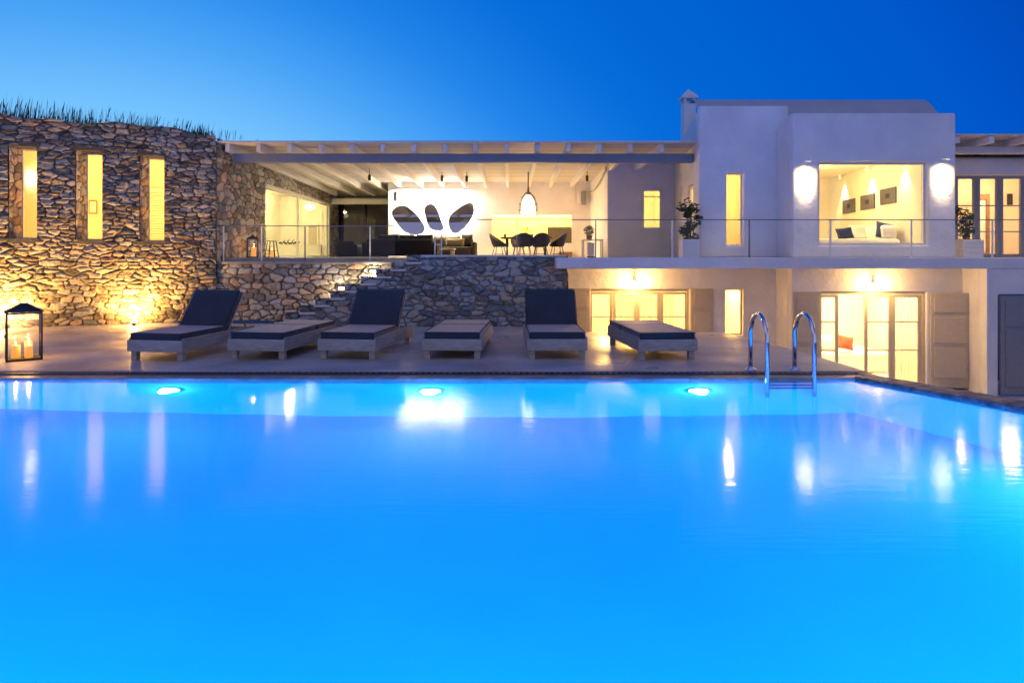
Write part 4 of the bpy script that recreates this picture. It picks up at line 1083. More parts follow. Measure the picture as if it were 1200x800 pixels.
# ------------------------------------------------------------------ wall lamps
def down_lamp(x, y, z, label, watts):
    t = thing('wall_lamp', label, 'wall lamp', (x, y, z), 0, 'wall lamps on the white villa')
    B1('bracket', M['post_white'], t, (x - 0.02, x + 0.02, y - 0.19, y, z + 0.0, z + 0.035))
    h = MB(); h.lathe([(0.02, 0.06), (0.026, 0.055), (0.04, -0.01), (0.043, -0.02), (0.036, -0.018), (0.028, 0.02)], 0, -0.21, 16, cap=False); h.build('shade', M['post_white'], t, world=False)
    h = MB(); h.lathe([(0.001, -0.008), (0.034, -0.008)], 0, -0.21, 14, cap=False); h.build('bulb', M['bulb'], t, world=False)
    lamp('SPOT', 'wall_lamp_light', (x, y - 0.22, z - 0.03), watts, (1.0, 0.74, 0.40), 0.03, t, to=(x, y + 0.60, z - 0.03 - 0.98), angle=60, blend=1.0)
    lamp('SPOT', 'wall_lamp_spill', (x, y - 0.22, z - 0.04), watts * 0.06, (1.0, 0.68, 0.32), 0.03, t, to=(x, y + 0.05, z - 1.5), angle=140, blend=1.0)
down_lamp(X(943.5, RWY), RWY, Z(190, RWY), 'wall lamp left of the big bedroom window, throwing light down the wall', 300)
down_lamp(X(1104, RWY), RWY, Z(187.5, RWY), 'wall lamp right of the big bedroom window, throwing light down the wall', 330)
def up_lamp(x, y, z, label, watts):
    t = thing('wall_lamp', label, 'wall lamp', (x, y, z), 0, 'wall lamps on the white villa')
    B1('bracket', M['dark_metal'], t, (x - 0.015, x + 0.015, y - 0.25, y, z - 0.05, z - 0.03))
    h = MB(); h.prism([(x - 0.05, y - 0.004, z + 0.055), (x - 0.05, y - 0.25, z + 0.055), (x + 0.05, y - 0.25, z + 0.055), (x + 0.05, y - 0.004, z + 0.055)], (0, 0, 0.008)); h.build('shade', M['dark_metal'], t)
    h = MB(); h.lathe([(0.02, -0.028), (0.04, -0.01), (0.042, 0.01), (0.02, 0.03)], 0, -0.20, 12); h.build('bulb', M['bulb'], t, world=False)
    lamp('POINT', 'wall_lamp_light', (x, y - 0.20, z - 0.02), watts, (1.0, 0.55, 0.17), 0.08, t)
up_lamp(X(743, LW), LW, Z(331, LW), 'wall lamp glowing above the left pair of lower glazed doors', 42)
up_lamp(X(1023, RWY), RWY, Z(334, RWY), 'wall lamp glowing above the open lower doors on the right', 40)

# ------------------------------------------------------------------ veranda furniture
def catmull(pts, n=8):
    out = []; m = len(pts)
    for i in range(m):
        p0, p1, p2, p3 = (Vector(pts[(i + k - 1) % m]) for k in range(4))
        for j in range(n):
            t = j / n
            out.append(0.5 * ((2 * p1) + (p2 - p0) * t + (2 * p0 - 5 * p1 + 4 * p2 - p3) * t * t + (3 * p1 - p0 - 3 * p2 + p3) * t ** 3))
    return out
MD = 24.05
mirrors = [([(85, 465), (110, 440), (150, 437), (190, 465), (225, 505), (243, 540), (235, 568), (195, 578), (150, 565), (115, 530), (92, 495)], 'largest pebble shaped mirror with a glowing halo, left of the other two'),
           ([(247, 455), (262, 430), (290, 430), (312, 460), (325, 500), (338, 535), (335, 555), (310, 558), (275, 545), (258, 510)], 'narrow pebble shaped mirror with a glowing halo, between two wider ones'),
           ([(493, 450), (485, 425), (460, 424), (420, 445), (385, 475), (371, 500), (372, 540), (390, 568), (415, 568), (450, 540), (480, 500), (492, 470)], 'pebble shaped mirror with a glowing halo, nearest the dining niche')]
for pts, lab in mirrors:
    q = [(X(440 + a / 4.286, MD), Z(140 + b / 4.286, MD)) for a, b in pts]
    c = Vector((sum(a for a, b in q) / len(q), sum(b for a, b in q) / len(q)))
    loop = catmull([(a - c.x, b - c.y, 0) for a, b in q], 6)
    t = thing('wall_mirror', lab, 'mirror', (c.x, MD, c.y), 0, 'pebble mirrors on the glowing wall')
    t.rotation_euler = (R(-3.2), 0, 0)
    MB().prism([(p.x, 0, p.y) for p in loop], (0, 0.03, 0)).build('mirror_plate', M['mirror'], t, world=False)
    m = MB(); m.tube([(p.x * 1.01, 0.012, p.y * 1.01) for p in loop], 0.02, 6, closed=True).build('rim', M['dark_metal'], t, world=False)
    m = MB(); m.tube([(p.x * 0.90, 0.09, p.y * 0.90) for p in loop], 0.02, 6, closed=True).build('led_strip', M['led'], t, world=False)
# linear wall-washer lamp over the mirrors (the wall and boards above glow white)
t = thing('linear_lamp', 'slim white wall washer lamp on the wall behind the mirrors', 'lamp', (X(507, 24.1), 24.1, 3.95))
lxm, lzm = X(507, BW), 4.1
B1('housing', M['post_white'], t, (lxm - 1.45, lxm + 1.45, BW - 0.10, BW - 0.005, 3.98, 4.02))
lamp('AREA', 'linear_lamp_light', (lxm, BW - 0.22, 3.98), 130, (1.0, 0.86, 0.64), parent=t, to=(lxm, BW - 0.02, 2.9), size=2.3, size_y=0.08)

def chunk(name, mat, parent, *boxes, bev=0.05): return B1(name, mat, parent, *boxes, bevel=bev)
s1 = thing('outdoor_sofa', 'long black sofa on the veranda with its back to the pool', 'sofa', (-3.4, 20.5, FLO))
chunk('base', M['sofa'], s1, (-4.35, -2.35, 20.3, 21.2, FLO + 0.05, FLO + 0.30)); chunk('backrest', M['sofa'], s1, (-4.35, -2.35, 20.2, 20.42, FLO + 0.05, FLO + 0.56))
chunk('armrest', M['sofa'], s1, (-4.5, -4.30, 20.25, 21.2, FLO + 0.05, FLO + 0.45)); chunk('armrest', M['sofa'], s1, (-2.40, -2.2, 20.25, 21.2, FLO + 0.05, FLO + 0.45))
s2 = thing('armchair', 'low black veranda armchair next to the long sofa, by the stone wall', 'armchair', (-4.85, 20.4, FLO))
chunk('base', M['sofa'], s2, (-5.25, -4.72, 20.3, 21.0, FLO + 0.04, FLO + 0.30)); chunk('backrest', M['sofa'], s2, (-5.25, -4.72, 20.2, 20.36, FLO + 0.04, FLO + 0.50))
chunk('armrest', M['sofa'], s2, (-5.32, -5.2, 20.25, 21.0, FLO + 0.04, FLO + 0.42)); chunk('armrest', M['sofa'], s2, (-4.76, -4.64, 20.25, 21.0, FLO + 0.04, FLO + 0.42))
s3 = thing('corner_sofa', 'black sofa against the glowing mirror wall', 'sofa', (-2.7, 23.4, FLO))
chunk('base', M['sofa'], s3, (-4.299, -1.299, 22.80, 23.70, FLO + 0.05, FLO + 0.36)); chunk('backrest', M['sofa'], s3, (-4.299, -1.299, 23.62, 23.82, FLO + 0.05, FLO + 0.66))
chunk('armrest', M['sofa'], s3, (-1.307, -1.146, 22.80, 23.80, FLO + 0.05, FLO + 0.53))
def cushion_thing(x, y, z, w, h, tilt, mat, label, roll=0, d=0.16, rz=0, name='cushion', cat='cushion', group='cushions on the veranda sofas'):
    t = tag(None or thing(name, label, cat, (x, y, z), rz, group)) if False else None
    m = MB(); n = 10
    g = [[None] * (n + 1) for _ in range(n + 1)]; g2 = [[None] * (n + 1) for _ in range(n + 1)]
    for i in range(n + 1):
        for j in range(n + 1):
            a, b = i / n * 2 - 1, j / n * 2 - 1
            puff = ((1 - a * a) * (1 - b * b)) ** 0.45 * d / 2
            pin = 1 - 0.06 * (1 - abs(a)) * abs(b) ** 3
            pin2 = 1 - 0.06 * (1 - abs(b)) * abs(a) ** 3
            g[i][j] = m.bm.verts.new((a * w / 2 * pin2, -puff, (b * pin + 1) * h / 2))
            g2[i][j] = g[i][j] if i in (0, n) or j in (0, n) else m.bm.verts.new((a * w / 2 * pin2, puff, (b * pin + 1) * h / 2))
    for i in range(n):
        for j in range(n):
            m.bm.faces.new([g[i][j], g[i + 1][j], g[i + 1][j + 1], g[i][j + 1]]); m.bm.faces.new([g2[i][j], g2[i][j + 1], g2[i + 1][j + 1], g2[i + 1][j]])
    mtx = Matrix.Rotation(tilt, 4, 'X') @ Matrix.Rotation(roll, 4, 'Y')
    bmesh.ops.transform(m.bm, matrix=mtx, verts=m.bm.verts)
    o = m.build(name, mat, None, smooth=True); o.location = (x, y, z); o.rotation_euler = (0, 0, rz)
    return tag(o, label, cat, group)
cs = FLO + 0.30
for x, w, h, lab in ((-3.78, 0.66, 0.42, 'black cushion standing taller than the sofa back, near the armchair'), (-3.05, 0.70, 0.40, 'black cushion in the middle of the long sofa'), (-2.62, 0.5, 0.42, 'black cushion at the stair end of the long sofa')):
    cushion_thing(x, 20.55, cs, w, h, R(-12), M['sofa'], lab)
for x, w, h, mat, lab in ((-3.76, 0.78, 0.46, M['sofa'], 'black back cushion under the left mirror'), (-2.64, 0.72, 0.40, M['olive'], 'olive back cushion below the narrow mirror'), (-2.06, 0.68, 0.40, M['olive'], 'olive back cushion under the right mirror'), (-1.50, 0.40, 0.46, M['sofa'], 'black cushion at the dining end of the mirror wall sofa')):
    cushion_thing(x, 23.50, FLO + 0.36, w, h, R(-10), mat, lab, d=0.2)
cushion_thing(-1.90, 23.15, FLO + 0.36, 0.68, 0.31, R(-16), M['olive'], 'olive lumbar cushion leaning in front of the back cushions', d=0.2)
ct = thing('coffee_table', 'low pale coffee table between the veranda sofas', 'coffee table', (-2.5, 22.0, FLO))
B1('tabletop', M['teak'], ct, (-3.1, -1.8, 21.5, 22.4, FLO + 0.25, FLO + 0.30), bevel=0.01)
for sx in (-3.02, -1.88):
    for sy in (21.58, 22.32): B1('leg', M['teak'], ct, (sx - .04, sx + .04, sy - .04, sy + .04, FLO, FLO + 0.249))
# dining set
TD = 21.6
dt = thing('dining_table', 'long dark dining table under the pendant lamp', 'dining table', (0.5, TD, FLO))
tz = FLO + 0.65
tx0, tx1 = X(587, TD), X(646, TD)
B1('tabletop', M['rattan'], dt, (tx0, tx1, TD - 0.5, TD + 0.5, tz - 0.045, tz), bevel=0.01)
for sx in (tx0 + 0.2, tx1 - 0.2):
    m = MB(); m.tube([(sx, TD - 0.35, FLO + .02), (sx, TD, FLO + .35), (sx, TD + .35, FLO + .02)], 0.03, 8); m.tube([(sx, TD, FLO + .35), (sx, TD, tz - .05)], 0.05, 8); m.build('leg', M['dark_metal'], dt)
def make_chair():
    t = thing('dining_chair', 'x', 'chair', (0, 0, 0), 0, 'woven chairs around the dining table')
    m = MB(); nu_, nv_ = 22, 8; rows = []
    for j in range(nv_ + 1):
        v = j / nv_; row = []
        for i in range(nu_):
            a = 2 * math.pi * i / nu_; back = 0.5 + 0.5 * math.sin(a)     # back towards +y
            rr = 0.20 + 0.10 * v ** 0.7; hgt = 0.36 + v ** 1.3 * (0.06 + 0.40 * back ** 1.2)
            row.append(m.bm.verts.new((rr * 1.02 * math.cos(a), rr * 0.95 * math.sin(a) + (0.08 * v * back), hgt)))
        rows.append(row)
    for A_, B_ in zip(rows, rows[1:]):
        for i in range(nu_): f = m.bm.faces.new([A_[i], A_[(i + 1) % nu_], B_[(i + 1) % nu_], B_[i]]); f.smooth = True
    m.bm.faces.new(rows[0])
    o = m.build('seat_shell', M['rattan'], t, world=False)
    s = o.modifiers.new('thick', 'SOLIDIFY'); s.thickness = 0.025
    for sx in (-1, 1):
        for sy in (-1, 1):
            MB().tube([(sx * 0.14, sy * 0.13, 0.37), (sx * 0.22, sy * 0.20, 0.0)], 0.014, 6).build('leg', M['black'], t, world=False)
    m = MB(); m.tube([(0.19 * math.cos(k * math.pi / 8), 0.17 * math.sin(k * math.pi / 8), 0.12) for k in range(16)], 0.009, 6, closed=True).build('foot_ring', M['black'], t, world=False)
    return t
chs = make_chair()
for c_ in chs.children: c_.data.transform(Matrix.Scale(0.93, 4))
for i, (px, y, rz_, lab) in enumerate(((585, TD - 0.1, R(75), 'woven dining chair at the sofa end of the table, seen from the side'), (615, TD - 0.75, R(172), 'woven dining chair with its back to the pool, under the pendant lamp'), (634, TD - 0.75, R(186), 'woven dining chair with its back to the pool, right of the flowers'),
                                       (653, TD - 0.35, R(-110), 'woven dining chair at the television end of the table'), (608, TD + 0.78, R(4), 'woven dining chair on the far side of the table, left of the yellow flowers'), (632, TD + 0.78, R(-4), 'woven dining chair on the far side of the table, right of the yellow flowers'))):
    o = chs if i == 0 else copy_tree(chs)
    o.location = (X(px, y), y, FLO + .003); o.rotation_euler = (0, 0, rz_); o['label'] = lab
fv = thing('flower_vase', 'glass vase of yellow flowers on the dining table', 'vase', (X(617, TD), TD, tz))
MB().lathe([(0.06, 0), (0.08, 0.05), (0.05, 0.14), (0.06, 0.16)], n=14).build('vase', M['linen'], fv, world=False)
m = MB()
for k in range(60):
    a, r, z = random.uniform(0, 6.28), random.uniform(0, 0.16), random.uniform(0.17, 0.34)
    c = Vector((r * math.cos(a), r * math.sin(a), z)); bmesh.ops.create_icosphere(m.bm, subdivisions=1, radius=random.uniform(.014, .03), matrix=Matrix.Translation(c))
m.build('blossom', M['yellow'], fv, world=False)
for px, r, lab in ((592, .055, 'small bowl on the end of the dining table nearest the sofa'), (623, .06, 'small bowl on the dining table right of the flowers')):
    b = thing('bowl', lab, 'bowl', (X(px, TD), TD - 0.1, tz), 0, 'bowls on the dining table')
    MB().lathe([(r * .5, 0), (r, 0.07), (r * 1.05, 0.10), (r * .95, 0.10), (r * .4, 0.02)], n=14).build('bowl_body', M['terracotta'], b, world=False)
pe = thing('pendant_lamp', 'bell shaped pendant lamp in a wire cage over the dining table', 'pendant lamp', (X(619, TD), TD, Z(252, TD)))
pz0, pz1 = 0, Z(230, TD) - Z(252, TD)
MB().lathe([(0.235, 0.02), (0.225, 0.2), (0.19, 0.42), (0.12, 0.58), (0.05, 0.64)], n=24).build('shade', M['bulb_soft'], pe, world=False)
m = MB()
for k in range(12):
    a = k * math.pi / 6; m.tube([(rr * math.cos(a), rr * math.sin(a), z) for rr, z in ((0.27, 0.0), (0.30, 0.15), (0.29, 0.35), (0.22, 0.55), (0.08, 0.72))], 0.007, 5)
for rr, z in ((0.27, 0.0), (0.30, 0.15), (0.29, 0.35), (0.22, 0.55), (0.08, 0.72)): m.tube([(rr * math.cos(k * math.pi / 10), rr * math.sin(k * math.pi / 10), z) for k in range(20)], 0.008, 5, closed=True)
m.build('wire_cage', M['bark'], pe, world=False)
m = MB(); m.tube([(0, 0, 0.64), (0, 0, 0.95), (0, 0, zb + 0.2 - FALL * (TD - 17) - Z(252, TD))], [0.05, 0.02, 0.02], 8).build('rope', M['bark'], pe, world=False)
lamp('POINT', 'pendant_light', (X(619, TD), TD - 0.0, Z(252, TD) - 0.12), 70, (1.0, 0.52, 0.24), 0.15, pe)
tv = thing('television', 'dark flat television standing in the yellow lit niche', 'television', (X(656, BW), BW, Z(285, BW)))
tx0, tx1 = X(642.5, BW), X(669.5, BW)
B1('screen', M['olive'], tv, (tx0, tx1, BW + .05, BW + .12, Z(284.5, BW), Z(267, BW)), bevel=0.01)
B1('bezel', M['black'], tv, (tx0 - .015, tx1 + .015, BW + .065, BW + .13, Z(285, BW) + .003, Z(266.2, BW)))
sb = thing('low_cabinet', 'low wooden cabinet under the television', 'cabinet', (X(665, 24), 24, FLO))
B1('cabinet_body', M['terracotta'], sb, (X(655, 24), X(670, 24), 23.8, BW - .01, FLO, Z(296, 24)), bevel=0.01)
B1('cabinet_top', M['teak'], sb, (X(654.5, 24), X(670.5, 24), 23.78, BW - .01, Z(296, 24) + .001, Z(295, 24)))
sy = 19.4
tb = thing('side_table', 'slim white frame side table with a lantern under it', 'side table', (X(694, sy), sy, FLO))
a, b_ = X(683, sy), X(705, sy); zt = Z(281, sy)
m = MB()
for xx in (a, b_):
    for yy in (sy - .18, sy + .18): m.box(xx - .016, xx + .016, yy - .016, yy + .016, FLO, zt - .03)
m.build('leg_frame', M['white_wood'], tb); B1('tabletop', M['white_wood'], tb, (a - .03, b_ + .03, sy - .21, sy + .21, zt - .03, zt), bevel=0.006)
bl = thing('box_lantern', 'white glowing box lantern standing under the side table', 'lantern', (X(692, sy), sy, FLO))
B1('glowing_body', M['linen'], bl, (X(688, sy), X(696, sy), sy - .1, sy + .1, FLO + .03, Z(284.5, sy))); B1('base', M['black'], bl, (X(687.5, sy), X(696.5, sy), sy - .11, sy + .11, FLO, FLO + .03))
tp = thing('topiary', 'clipped boxwood ball in a small pot on the side table', 'potted plant', (X(690.5, sy), sy, zt))
MB().lathe([(0.07, 0), (0.10, 0.12), (0.09, 0.12), (0.0, 0.10)], n=14).build('pot', M['terracotta'], tp, world=False)
def leaf_cloud(mb, centers, n, size):
    for _ in range(n):
        c, r = random.choice(centers)
        v = Vector((random.gauss(0, 1), random.gauss(0, 1), random.gauss(0, 1))).normalized() * r * random.uniform(0.55, 1.05)
        p = Vector(c) + v; a = Vector((random.gauss(0, 1), random.gauss(0, 1), random.gauss(0, .6))).normalized(); b = a.cross(Vector((random.gauss(0, 1), random.gauss(0, 1), random.gauss(0, 1)))).normalized()
        s = size * random.uniform(.6, 1.3)
        mb.poly([p - a * s, p - b * s * .42 + a * s * .1, p + a * s, p + b * s * .42 + a * s * .1])
m = MB(); leaf_cloud(m, [((0, 0, 0.26), 0.155)], 700, 0.022); m.build('ball', M['box_leaf'], tp, world=False, recalc=False)
# wall speaker with a cable
ws = thing('wall_speaker', 'grey wall speaker under the veranda ceiling with a drooping cable', 'speaker', (X(682, 23.8), 23.8, Z(232, 23.8)))
B1('speaker_body', M['grey_paint'], ws, (X(681.5, 23.8), X(686.5, 23.8), 23.8, 24.0, Z(240, 23.8), Z(224, 23.8)), bevel=0.02)
B1('speaker_body', M['post_white'], ws, (X(677.5, 23.8), X(680.8, 23.8), 23.85, 24.0, Z(238, 23.8), Z(226, 23.8)), bevel=0.02)
m = MB(); m.tube([(X(684, 23.8), 23.85, Z(224, 23.8)), (2.84, 23.7, 3.86), (2.88, 22.9, 3.84), (2.90, 21.9, 3.92), (2.91, 20.9, 4.06), (2.91, 20.1, 4.2), (2.90, 19.96, 4.27)], 0.024, 6).build('cable', M['grey_paint'], ws)
w2 = thing('wall_speaker', 'white wall speaker at the left top corner of the mirror wall', 'speaker', (X(463, 23.9), 23.9, Z(230, 23.9)))
B1('speaker_body', M['grey_paint'], w2, (X(461.5, 23.9), X(466, 23.9), 23.8, 24.0, Z(236, 23.9), Z(225, 23.9)), bevel=0.02)
B1('bracket', M['dark_metal'], w2, (X(463, 23.9), X(464.5, 23.9), 24.0, BW - .001, Z(231, 23.9), Z(229.5, 23.9)))
for px, py, d, lab in ((433, 208, 21, 'small black ceiling spotlight nearest the stone wing'), (518, 209, 21.5, 'small black ceiling spotlight left of the pair above the mirrors'), (547, 209.5, 21.5, 'small black ceiling spotlight right of the pair above the mirrors'), (688, 209, 21.5, 'small black ceiling spotlight near the white veranda wall')):
    x, z = X(px, d), Z(py, d)
    t = thing('ceiling_spotlight', lab, 'spotlight', (x, d, z), 0, 'black spotlights hanging from the veranda ceiling')
    MB().lathe([(0.035, -0.1), (0.045, -0.1), (0.045, 0.08), (0.012, 0.09)], n=12).build('housing', M['black'], t, world=False)
    MB().tube([(0, 0, 0.08), (0, 0, zb + 0.2 - FALL * (d - 17) - z)], 0.010, 6).build('stem', M['black'], t, world=False)
for px in (433, 547):
    pass

# potted plants on the balcony
def potted(x, y, z, pw, ph, mat_label, label, centers, n, group, planks=False):
    t = thing('potted_tree', label, 'potted plant', (x, y, z), 0, group)
    m = MB(); wall_t = 0.03
    m.box(-pw / 2, pw / 2, -pw / 2, pw / 2, 0, ph)
    if planks:
        for k in range(1, 4): m.box(-pw / 2 - .006, pw / 2 + .006, -pw / 2 - .006, pw / 2 + .006, ph * k / 4 + .012, ph * (k + 1) / 4 - .012)
    m.build('planter', M['white_wood'], t, world=False, bevel=0.012)
    B1('soil', M['earth'], t, (-pw / 2 + .04, pw / 2 - .04, -pw / 2 + .04, pw / 2 - .04, ph, ph + 0.012), world=False)
    m = MB()
    top = max(c[2] for c, r in centers)
    for k in range(4):
        a = k * 1.6; m.tube([(0.05 * math.cos(a), .05 * math.sin(a), ph), (0.03 * math.cos(a + 1), .05 * math.sin(a + 1), ph + (top - ph) * .5), (centers[k % len(centers)][0][0] * .6, 0, top * (0.8 + .05 * k))], [0.014, 0.010, 0.005], 6)
    m.build('stems', M['bark'], t, world=False)
    m = MB(); leaf_cloud(m, centers, n, 0.055); m.build('foliage', M['leaf'], t, world=False, recalc=False)
    return t
yp = 15.85
cc = [((random.gauss(0, .12), random.gauss(0, .1), 0.5 + k * .062), random.uniform(.08, .15)) for k in range(11)] + [((-.16, 0, 1.2), .12), ((.15, 0, 1.18), .12), ((-.02, 0, 1.25), .16)]
potted(X(807.5, yp), yp, 1.56, 0.40, 0.43, '', 'leafy potted tree in a white planter beside the veranda corner', cc, 650, 'potted trees on the balcony')
yp = 15.75
cc = [((random.gauss(-.05, .09), random.gauss(0, .1), 0.5 + k * .062), random.uniform(.09, .15)) for k in range(11)]
potted(X(1133.5, yp), yp, 1.56, 0.46, 0.42, '', 'slim potted shrub in a slatted white planter right of the bedroom block', cc, 420, 'potted trees on the balcony', planks=True)

# ------------------------------------------------------------------ bedroom
bed = thing('bed', 'white bed behind the big upper window', 'bed', (8.6, 17, S1))
chunk('mattress', M['linen'], bed, (7.2, 9.6, 16.3, 18.2, S1 + 0.06, S1 + 0.46), bev=0.08); chunk('headboard', M['linen'], bed, (9.2, 9.58, 16.4, 18.3, S1 + .46, S1 + 0.80), bev=0.08)
zb_ = S1 + 0.46
for x, y, w, h, rl, mat, lab in ((X(992, 16.6), 16.6, 0.42, 0.30, R(-8), M['blue_pillow'], 'navy pillow on the bed under the leftmost picture'), (X(1036, 16.5), 16.5, 0.44, 0.44, R(14), M['blue_pillow'], 'navy pillow tipped on one corner, under the right picture'),
                                (X(1009, 17.2), 17.2, 0.55, 0.40, 0, M['linen'], 'white pillow between the navy pillows'), (X(1053, 17.2), 17.2, 0.6, 0.55, R(5), M['linen'], 'white pillow behind the tipped navy pillow'), (X(1064, 16.45), 16.45, 0.30, 0.32, 0, M['seat_fabric'], 'small grey pillow at the right end of the bed')):
    cushion_thing(x, y, zb_, w, h, R(-18), mat, lab, rl, 0.16, 0, 'pillow', 'pillow', 'pillows on the bed')
for px, py, lab in ((995.5, 242, 'small dark square picture farthest from the big window'), (1017.5, 237, 'small dark square picture in the middle of the bedroom wall'), (1041.5, 230, 'small dark square picture nearest the big window')):
    # where the sight line meets the slanted wall
    A_ = np.array([[(10.08 - 9.62) / (20.9 - RWY - .26), -(1.0)], [1.0, 0.0]])
    kx = (px - CX) / F; sl = (10.08 - 9.62) / (20.9 - RWY - .26)
    y = (9.62 - sl * (RWY + .26)) / (kx - sl); 
    x = bx(y)
    z = Z(py, y)
    t = thing('wall_picture', lab, 'picture', (x, y, z), 0, 'pictures on the bedroom wall')
    dirv = Vector((sl, 1, 0)).normalized(); nv_ = Vector((-1, sl, 0)).normalized()
    m = MB(); pts = [nv_ * .005 + dirv * a + Vector((0, 0, b)) for a, b in ((-.42, -.20), (.42, -.20), (.42, .20), (-.42, .20))]
    m.prism(pts, nv_ * .03).build('canvas', M['picture'], t, world=False)
    m = MB(); pts = [nv_ * .036 + dirv * a + Vector((0, 0, b)) for a, b in ((-.10, -.06), (.10, -.06), (.10, .06), (-.10, .06))]
    m.prism(pts, nv_ * .006).build('motif', M['black'], t, world=False)
for px, lab in ((985, 'ceiling spotlight at the far end of the bedroom wall'), (1017, 'middle ceiling spotlight over the bedroom wall'), (1055, 'ceiling spotlight at the window end of the bedroom wall')):
    kx = (px - CX) / F; sl = (10.08 - 9.62) / (20.9 - RWY - .26)
    y = (9.62 - .12 - sl * (RWY + .26)) / (kx - sl); y = min(y, 20.5); x = bx(y) - .14
    t = thing('ceiling_spotlight', lab, 'spotlight', (x, y, 3.9), 0, 'spotlights along the bedroom ceiling')
    MB().lathe([(0.04, 0.0), (0.045, 0.0), (0.045, 0.119)], n=12, cap=False).build('housing', M['post_white'], t, world=False)
    MB().lathe([(0.001, 0.01), (0.039, 0.01)], n=12, cap=False).build('lens', M['bulb'], t, world=False)
    lamp('SPOT', 'spot_light', (x, y, 3.88), 55, SOFT, .03, t, to=(x + .06, y, 2.2), angle=70, blend=.6)

# living room pieces
cn = thing('console_table', 'white console sideboard in the living room', 'sideboard', (-9, 28, FLO))
yq = 27.2
B1('cabinet_body', M['room_white'], cn, (-9.7, X(376, yq), yq, yq + .5, FLO, Z(288.5, yq)), bevel=0.01)
B1('cabinet_top', M['white_wood'], cn, (-9.75, X(376.5, yq), yq - .02, yq + .5, Z(288.5, yq) + .001, Z(287, yq)), bevel=0.01)
orn = thing('driftwood', 'dark twisted driftwood ornament on the white sideboard', 'ornament', (X(337, yq), yq + .2, Z(287, yq)))
m = MB(); pts = [(-.42 + .06 * k, .05 * math.sin(k * 1.7), .06 + .05 * math.sin(k * 2.3) + .002 * k) for k in range(15)]
m.tube(pts, [.03 + .018 * math.sin(k * 1.9) for k in range(15)], 7)
for k in (3, 6, 9, 12): m.tube([pts[k], (pts[k][0] + .07, .04, pts[k][2] + .12)], [.025, .006], 6)
m.build('branch', M['black'], orn, world=False)
cl = thing('ceiling_lamp', 'round glowing ceiling lamp in the living room', 'ceiling lamp', (X(363, 25.5), 25.5, Z(243, 25.5)))
MB().lathe([(0.01, -.12), (0.16, -.06), (0.20, 0.0), (0.14, 0.08), (0.02, 0.10)], n=18).build('shade', M['bulb_soft'], cl, world=False)
MB().tube([(0, 0, .1), (0, 0, 4.2 - Z(243, 25.5))], .012, 6).build('stem', M['steel'], cl, world=False)
ib = thing('interior_door', 'pale doorway panel at the far end of the living room', 'door', (X(365, 29.1), 29.1, FLO))
B1('door_leaf', M['beige_paint'], ib, (X(362, 29.15), X(372, 29.15), 29.12, 29.18, FLO, Z(266, 29.15)), bevel=.01)
B1('door_frame', M['white_wood'], ib, (X(360.5, 29.15), X(362, 29.15), 29.1, 29.19, FLO, Z(264.5, 29.15)), (X(372, 29.15), X(373.5, 29.15), 29.1, 29.19, FLO, Z(264.5, 29.15)), (X(360.5, 29.15), X(373.5, 29.15), 29.1, 29.19, Z(264.5, 29.15), Z(263, 29.15)))

# things seen through the three tall windows
def at_wall(px, off):   # point on the room's back wall seen through column px
    pw = w0 - wnr * off
    A_ = np.array([[wu.x, -(px - CX) / F], [wu.y, -1.0]]); r = np.linalg.solve(A_, np.array([-pw.x, -pw.y])); return pw + wu * float(r[0])
q = at_wall(35, 1.9)
wlq = thing('wall_sconce', 'glowing shell shaped sconce seen through the leftmost tall window', 'wall lamp', (q.x, q.y, Z(208, q.y)))
m = MB(); pts = catmull([(-.05, 0, .18), (.05, 0, .12), (.16, 0, .0), (.06, 0, -.06), (.03, 0, -.2), (-.06, 0, -.22), (-.10, 0, 0)], 5)
m.prism([(p.x, 0, p.z) for p in pts], (0, .03, 0)).build('shade', M['bulb_soft'], wlq, world=False)
q = at_wall(109, 1.98)
pf = thing('framed_print', 'small brown framed print seen through the middle tall window', 'picture', (q.x, q.y, Z(243, q.y)))
m = MB(); un = wu
for a, b, c_, d_, nm, mt, of in ((-.09, .09, -.17, .17, 'frame', 'terracotta', .02), (-.07, .07, -.14, .14, 'print', 'linen', .026)):
    mm = MB(); mm.prism([un * x + wnr * (of - .02) + Vector((0, 0, z)) for x, z in ((a, c_), (b, c_), (b, d_), (a, d_))], wnr * .02); mm.build(nm, M[mt], pf, world=False)
q = at_wall(186, 1.97)
ld = thing('louvred_door', 'white louvred door seen through the rightmost tall window', 'door', (q.x, q.y, 1.45))
mm = MB()
hgt = Z(222, q.y) - 1.45
for k in range(24): 
    z = .2 + k * (hgt - .3) / 24; mm.prism([un * x + wnr * .02 + Vector((0, 0, z)) for x in (-.28, .28)] + [un * x + wnr * .035 + Vector((0, 0, z + .05)) for x in (.28, -.28)], wnr * .012)
mm.build('louvres', M['white_wood'], ld, world=False)
mm = MB()
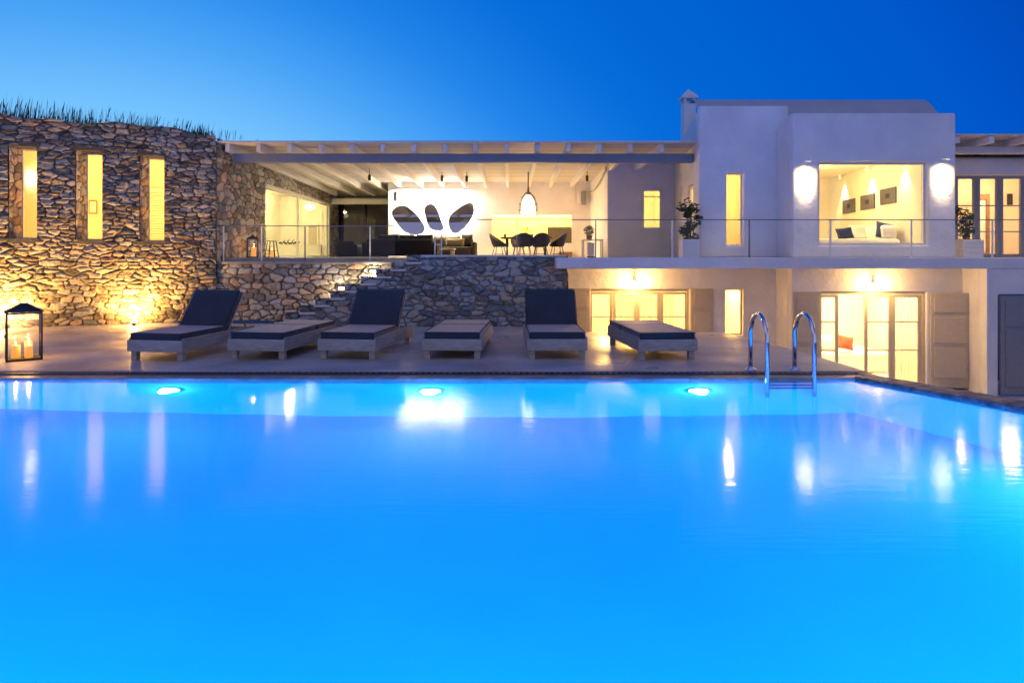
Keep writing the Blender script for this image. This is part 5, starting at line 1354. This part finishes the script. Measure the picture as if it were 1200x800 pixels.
for a, b, c_, d_ in ((-.36, -.28, 0, hgt), (.28, .36, 0, hgt), (-.28, .28, hgt - .1, hgt), (-.28, .28, 0, .2)): mm.prism([un * x + wnr * .012 + Vector((0, 0, z)) for x, z in ((a, c_), (b, c_), (b, d_), (a, d_))], wnr * .05)
mm.build('door_frame', M['white_wood'], ld, world=False)
# lower right room: day bed, pillows
db = thing('day_bed', 'white day bed inside the open lower doors', 'bed', (8.5, 17.5, LOW))
chunk('mattress', M['linen'], db, (7.0, 9.9, 17.2, 18.8, LOW + .03, LOW + .55), bev=.08)
cushion_thing(X(994, 17.1), 17.25, Z(405, 17.1) - .12, .40, .36, R(-20), M['red_pillow'], 'coral red pillow on the day bed seen through the open door', R(12), .16, 0, 'pillow', 'pillow', 'pillows on the day bed')
cushion_thing(X(975, 17.1), 17.45, LOW + .55, .5, .44, R(-15), M['linen'], 'white pillow on the day bed behind the left glazed door', 0, .18, 0, 'pillow', 'pillow', 'pillows on the day bed')
# upper right room: leaning wooden mirror, small dark speaker
lm = thing('leaning_mirror', 'large wood framed mirror leaning in the upper right room', 'mirror', (X(1156, 19), 19, S1))
m = MB(); x0, x1, zt = X(1148, 19), X(1166, 19), Z(228, 19)
wall(m, (x0, 19.2, S1 + .03), (1, 0, 0), (0, -1, 0), x1 - x0, zt - S1, .05, [(.09, x1 - x0 - .09, .09, zt - S1 - .16)]); m.build('frame', M['terracotta'], lm)
B1('mirror_glass', M['room_white'], lm, (x0 + .08, x1 - .08, 19.255, 19.27, S1 + .1, zt - .1))
sp_ = thing('wall_panel', 'small dark panel on the wall of the upper right room', 'panel', (X(1186, 19.9), 19.95, Z(233, 19.9)))
B1('panel_body', M['black'], sp_, (X(1182.5, 19.9), X(1188, 19.9), 19.93, 19.99, Z(240, 19.9), Z(227, 19.9)), bevel=.01)
B1('panel_screen', M['dark_metal'], sp_, (X(1183.2, 19.9), X(1187.3, 19.9), 19.922, 19.931, Z(239, 19.9), Z(229, 19.9)))
